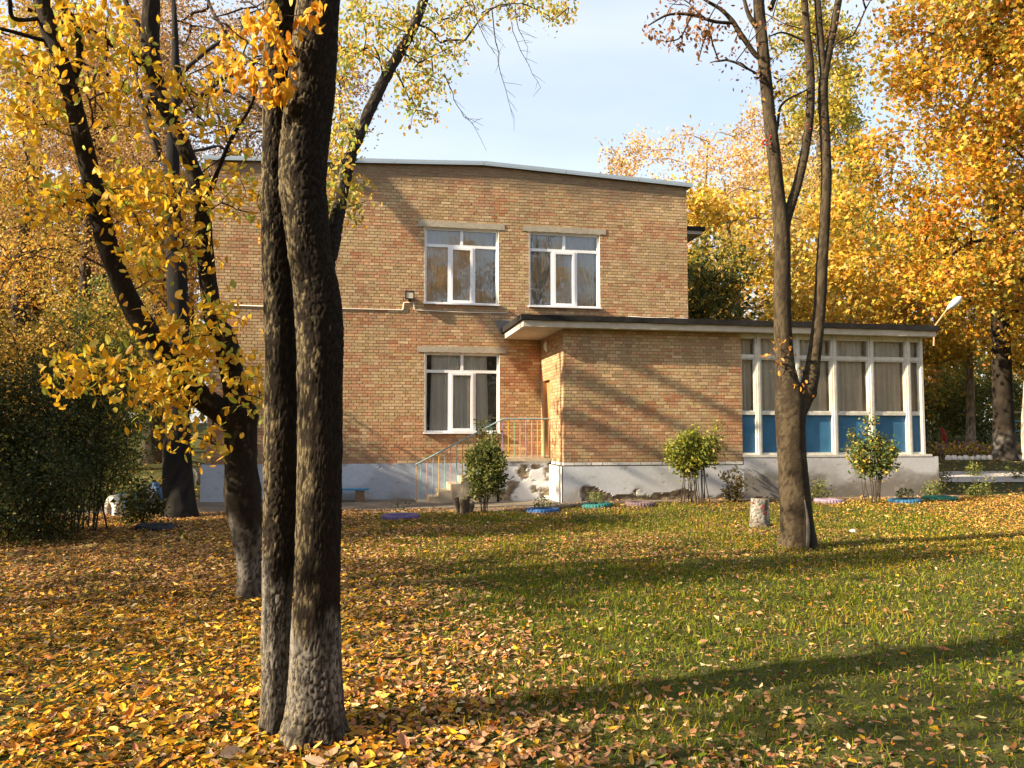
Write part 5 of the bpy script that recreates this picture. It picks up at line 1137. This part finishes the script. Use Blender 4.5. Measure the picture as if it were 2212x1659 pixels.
# ================================================================== far wood closing the view
rg = np.random.default_rng(44); la = Acc()
for x0, x1, n, h in ((-60, -6, 9000, 9), (14, 110, 16000, 10)):
    xs_ = rg.uniform(x0, x1, n); ys_ = 62 + rg.normal(0, 3, n); t = rg.random(n) ** .8; hh = h * (.65 + .6 * fbm(xs_ * .15, xs_ * 0, 0, 9, 3)); zs_ = gz(xs_, ys_) + t * hh
    cc = palette([(.36, .26, .06), (.28, .24, .06), (.44, .28, .06), (.14, .15, .04), (.3, .17, .06)], n, rg, .2); leaves(la, np.stack([xs_, ys_, zs_], 1), rg.uniform(.5, 1.0, n), rframe(n, rg), cc, 'kite')
n = 20000; a = rg.uniform(math.pi * .5 + .35, math.pi * 2 + .12, n); rr = rg.normal(44, 3, n); xs_ = 3 + rr * np.cos(a); ys_ = 6 + rr * np.sin(a)                # unseen ring of wood added round the grounds to cut the sky fill
hh = 12.5 * (.6 + .7 * fbm(a * 6, a * 0, 0, 19, 3)); zs_ = gz(xs_, ys_) + rg.random(n) ** .9 * hh; cc = palette([(.36, .26, .06), (.30, .25, .06), (.46, .30, .06), (.2, .18, .04), (.32, .18, .06)], n, rg, .2)
leaves(la, np.stack([xs_, ys_, zs_], 1), rg.uniform(.95, 1.7, n), rframe(n, rg), cc, 'kite')
wd = stuff(la.make('far_wood', M['leaf'])); tag(wd, 'distant autumn wood behind all the trees, with an unseen ring added to block sky light', 'wood')

# ================================================================== lawn: grass and fallen leaves
rg = np.random.default_rng(71)
def in_view(x, y, m_=.06):
    a = np.arctan2(x, y); return (a > -.39 - m_) & (a < .77 + m_)
def carpet(x, y):                              # 0 grass .. 1 closed leaf carpet
    nz = fbm(x * .8, y * .8, 0, 91, 4) - .5
    left = 1 - sstep(x + .9 * nz * 2 + .10 * (y - 5), .2, 2.1)
    front = .55 * (1 - sstep(y + nz, 3.6, 4.6)) * (1 - sstep(x, 2.2, 3.4))
    far = .55 * sstep(y, 8.5, 11) * (1 - .7 * sstep(x, 3, 6)) + .16 * sstep(y, 8, 9)
    right = .75 * sstep(x - .45 * y, 3.6, 5.8) * sstep(y, 9.5, 12)
    return np.clip(np.maximum.reduce([left, front, far * (.6 + nz * 2), right]) + nz * .5, .10, 1)
def scatter(n, y0, y1):
    y = np.sqrt(rg.uniform(y0 ** 2, y1 ** 2, n)); a = rg.uniform(-.45, .82, n); return y * np.tan(a), y
x, y = scatter(250000, 2.6, 16.7); k = carpet(x, y); ok = rg.random(len(x)) < (1.06 - k * .93) * (.45 + .8 * fbm(x * 1.5, y * 1.5, 0, 13, 3)); x, y, k = x[ok], y[ok], k[ok]
dens = np.clip(1.5 - y / 14, .35, 1); ok = rg.random(len(x)) < dens; x, y, k = x[ok], y[ok], k[ok]; n = len(x)
z = ground_z(x, y); hgt = np.clip(rg.lognormal(-3.35, .42, n), .012, .13) * (.6 + .8 * fbm(x * 2, y * 2, 0, 15, 2)); wd_ = (.0022 + .00042 * y) * rg.uniform(.8, 1.3, n)
a = rg.uniform(0, 6.28, n); lx = rg.normal(0, .035, n); ly = rg.normal(0, .035, n); ca, sa_ = np.cos(a) * wd_, np.sin(a) * wd_
V = np.stack([np.stack([x - ca, y - sa_, z - .01], 1), np.stack([x + ca, y + sa_, z - .01], 1), np.stack([x + lx * .4 + ca * .7, y + ly * .4 + sa_ * .7, z + hgt * .6], 1), np.stack([x + lx * .4 - ca * .7, y + ly * .4 - sa_ * .7, z + hgt * .6], 1), np.stack([x + lx, y + ly, z + hgt], 1)], 1)
i5 = np.arange(n)[:, None] * 5; gcol = palette([(.105, .140, .008), (.145, .180, .011), (.185, .205, .015), (.215, .195, .022), (.078, .105, .007)], n, rg, .15)
dry = (fbm(x * .9, y * .9, 0, 19, 3) > .58) & (rg.random(n) < .45); gcol[dry] = gcol[dry] * [1.9, 1.25, 1.1]
ac = Acc(); nw = 9000; wx, wy = scatter(nw, 2.7, 13); okw = (fbm(wx * 1.1, wy * 1.1, 0, 23, 3) > .53) & (rg.random(nw) > carpet(wx, wy) * .8); wx, wy = wx[okw], wy[okw]; nw = len(wx)     # broad-leaved weeds among the grass
leaves(ac, np.stack([wx, wy, ground_z(wx, wy) + rg.uniform(.012, .05, nw)], 1), rg.uniform(.03, .075, nw), rframe(nw, rg, 1, .45), palette([(.085, .125, .012), (.13, .17, .02), (.17, .19, .03)], nw, rg, .15), 'kite', rg.normal(0, .4, nw))
ac.raw(V.reshape(-1, 3), i5 + np.array([[0, 1, 2, 3]]), i5 + np.array([[3, 2, 4]]), np.repeat(gcol, 5, 0)); gr = stuff(ac.make('grass', M['grass'])); tag(gr, 'short uneven green grass showing between the fallen leaves', 'grass')
# fallen leaves
x, y = scatter(250000, 2.5, 17.4); k = carpet(x, y); ok = rg.random(len(x)) < (.11 + .84 * k ** 1.1); x, y, k = x[ok], y[ok], k[ok]; n = len(x)
xb_ = sstep(y, 6.5, 10.5)
yel = palette([(.56, .30, .022), (.62, .375, .04), (.50, .245, .02), (.58, .40, .11), (.44, .165, .016), (.32, .15, .028), (.20, .09, .026)], n, rg, .15)
tan = palette([(.44, .29, .15), (.37, .20, .10), (.54, .39, .22), (.30, .14, .075), (.38, .15, .07), (.24, .13, .07)], n, rg, .15)
brn = palette([(.27, .145, .07), (.22, .105, .05), (.35, .21, .11), (.16, .08, .04), (.37, .22, .08)], n, rg, .18)
pl_ = sstep(-x + .5, -1.0, 1.2) * (1 - .8 * xb_); r_ = rg.random(n)
col = np.where((r_ < .12 + .70 * pl_)[:, None], yel, np.where((rg.random(n) < .25 + .6 * xb_)[:, None], brn, tan))
org_ = (x - .45 * y > 2.8) & (y > 9) & (rg.random(n) < .75); col[org_] = palette([(.62, .32, .06), (.56, .26, .06), (.64, .42, .12), (.48, .20, .06)], int(org_.sum()), rg, .15)
size = np.clip(rg.lognormal(-3.05, .34, n), .018, .12) * (1 - .18 * sstep(x, .3, 2.5)); z = ground_z(x, y) + rg.uniform(.006, .035, n)
fr = rframe(n, rg, 1, .34); ac = Acc(); pos = np.stack([x, y, z], 1); curl = rg.normal(0, .8, n)
d_ = np.hypot(x, y); pickL = np.zeros(n, bool); vis = in_view(x, y, -.03) & (y > 3.3) & (d_ < 5.2); cand = np.where(vis)[0]; pickL[cand[np.argsort(d_[cand] - size[cand] * 14)[:300]]] = True
m_near = (d_ < 5.4) & ~pickL; m_far = ~m_near & ~pickL
lob = rg.random(n) < .10
for mm, sh_ in ((m_near & ~lob, 'oval'), (m_near & lob, 'lobed')): leaves(ac, pos[mm], size[mm], tuple(q[mm] for q in fr), col[mm], sh_, curl[mm], rg)
leaves(ac, pos[m_far], size[m_far], tuple(q[m_far] for q in fr), col[m_far], 'kite', curl[m_far], rg)
nb = 16000; bx_, by_ = scatter(nb, 2.6, 12); okb = rg.random(nb) < .25 + .75 * carpet(bx_, by_); bx_, by_ = bx_[okb], by_[okb]; nb = len(bx_)            # dark rotted scraps between the fresh leaves
leaves(ac, np.stack([bx_, by_, ground_z(bx_, by_) + .008], 1), rg.uniform(.015, .045, nb), rframe(nb, rg, 1, .25), palette([(.10, .05, .025), (.15, .075, .035), (.07, .04, .02)], nb, rg, .2), 'kite', rg.normal(0, .6, nb))
fl_ = stuff(ac.make('fallen_leaves', M['ground_leaf'], ground))
vy = leaf_variants('fallen_leaf', [tuple(c) for c in col[pickL][:24]], 33, 24, 'ground_leaf')
single_leaves('fallen_leaf', vy, pos[pickL] + [0, 0, .012], size[pickL] * 1.1, tuple(q[pickL] for q in fr), ground, rg)
# stray leaves on the path and beyond it
n = 5200; xs_ = rg.uniform(-9, 26, n); ys_ = rg.uniform(16.4, 27, n); ok = ~((xs_ > XL - .2) & (xs_ < XR) & (ys_ > 19.8)) & ~((xs_ > 2.9) & (xs_ < 14.1) & (ys_ > 17.68)) & (rg.random(n) < np.where((xs_ < 4.4) & (ys_ < 20.2) & (xs_ > -7), .16, 1)); xs_, ys_ = xs_[ok], ys_[ok]; n = len(xs_)
ac = Acc(); leaves(ac, np.stack([xs_, ys_, gz(xs_, ys_) + .035], 1), rg.uniform(.06, .13, n), rframe(n, rg, 1, .3), palette([(.62, .36, .08), (.52, .30, .10), (.60, .44, .16), (.36, .2, .08)], n, rg), 'kite', rg.normal(0, .4, n)); stuff(ac.make('stray_leaves', M['ground_leaf'], ground))
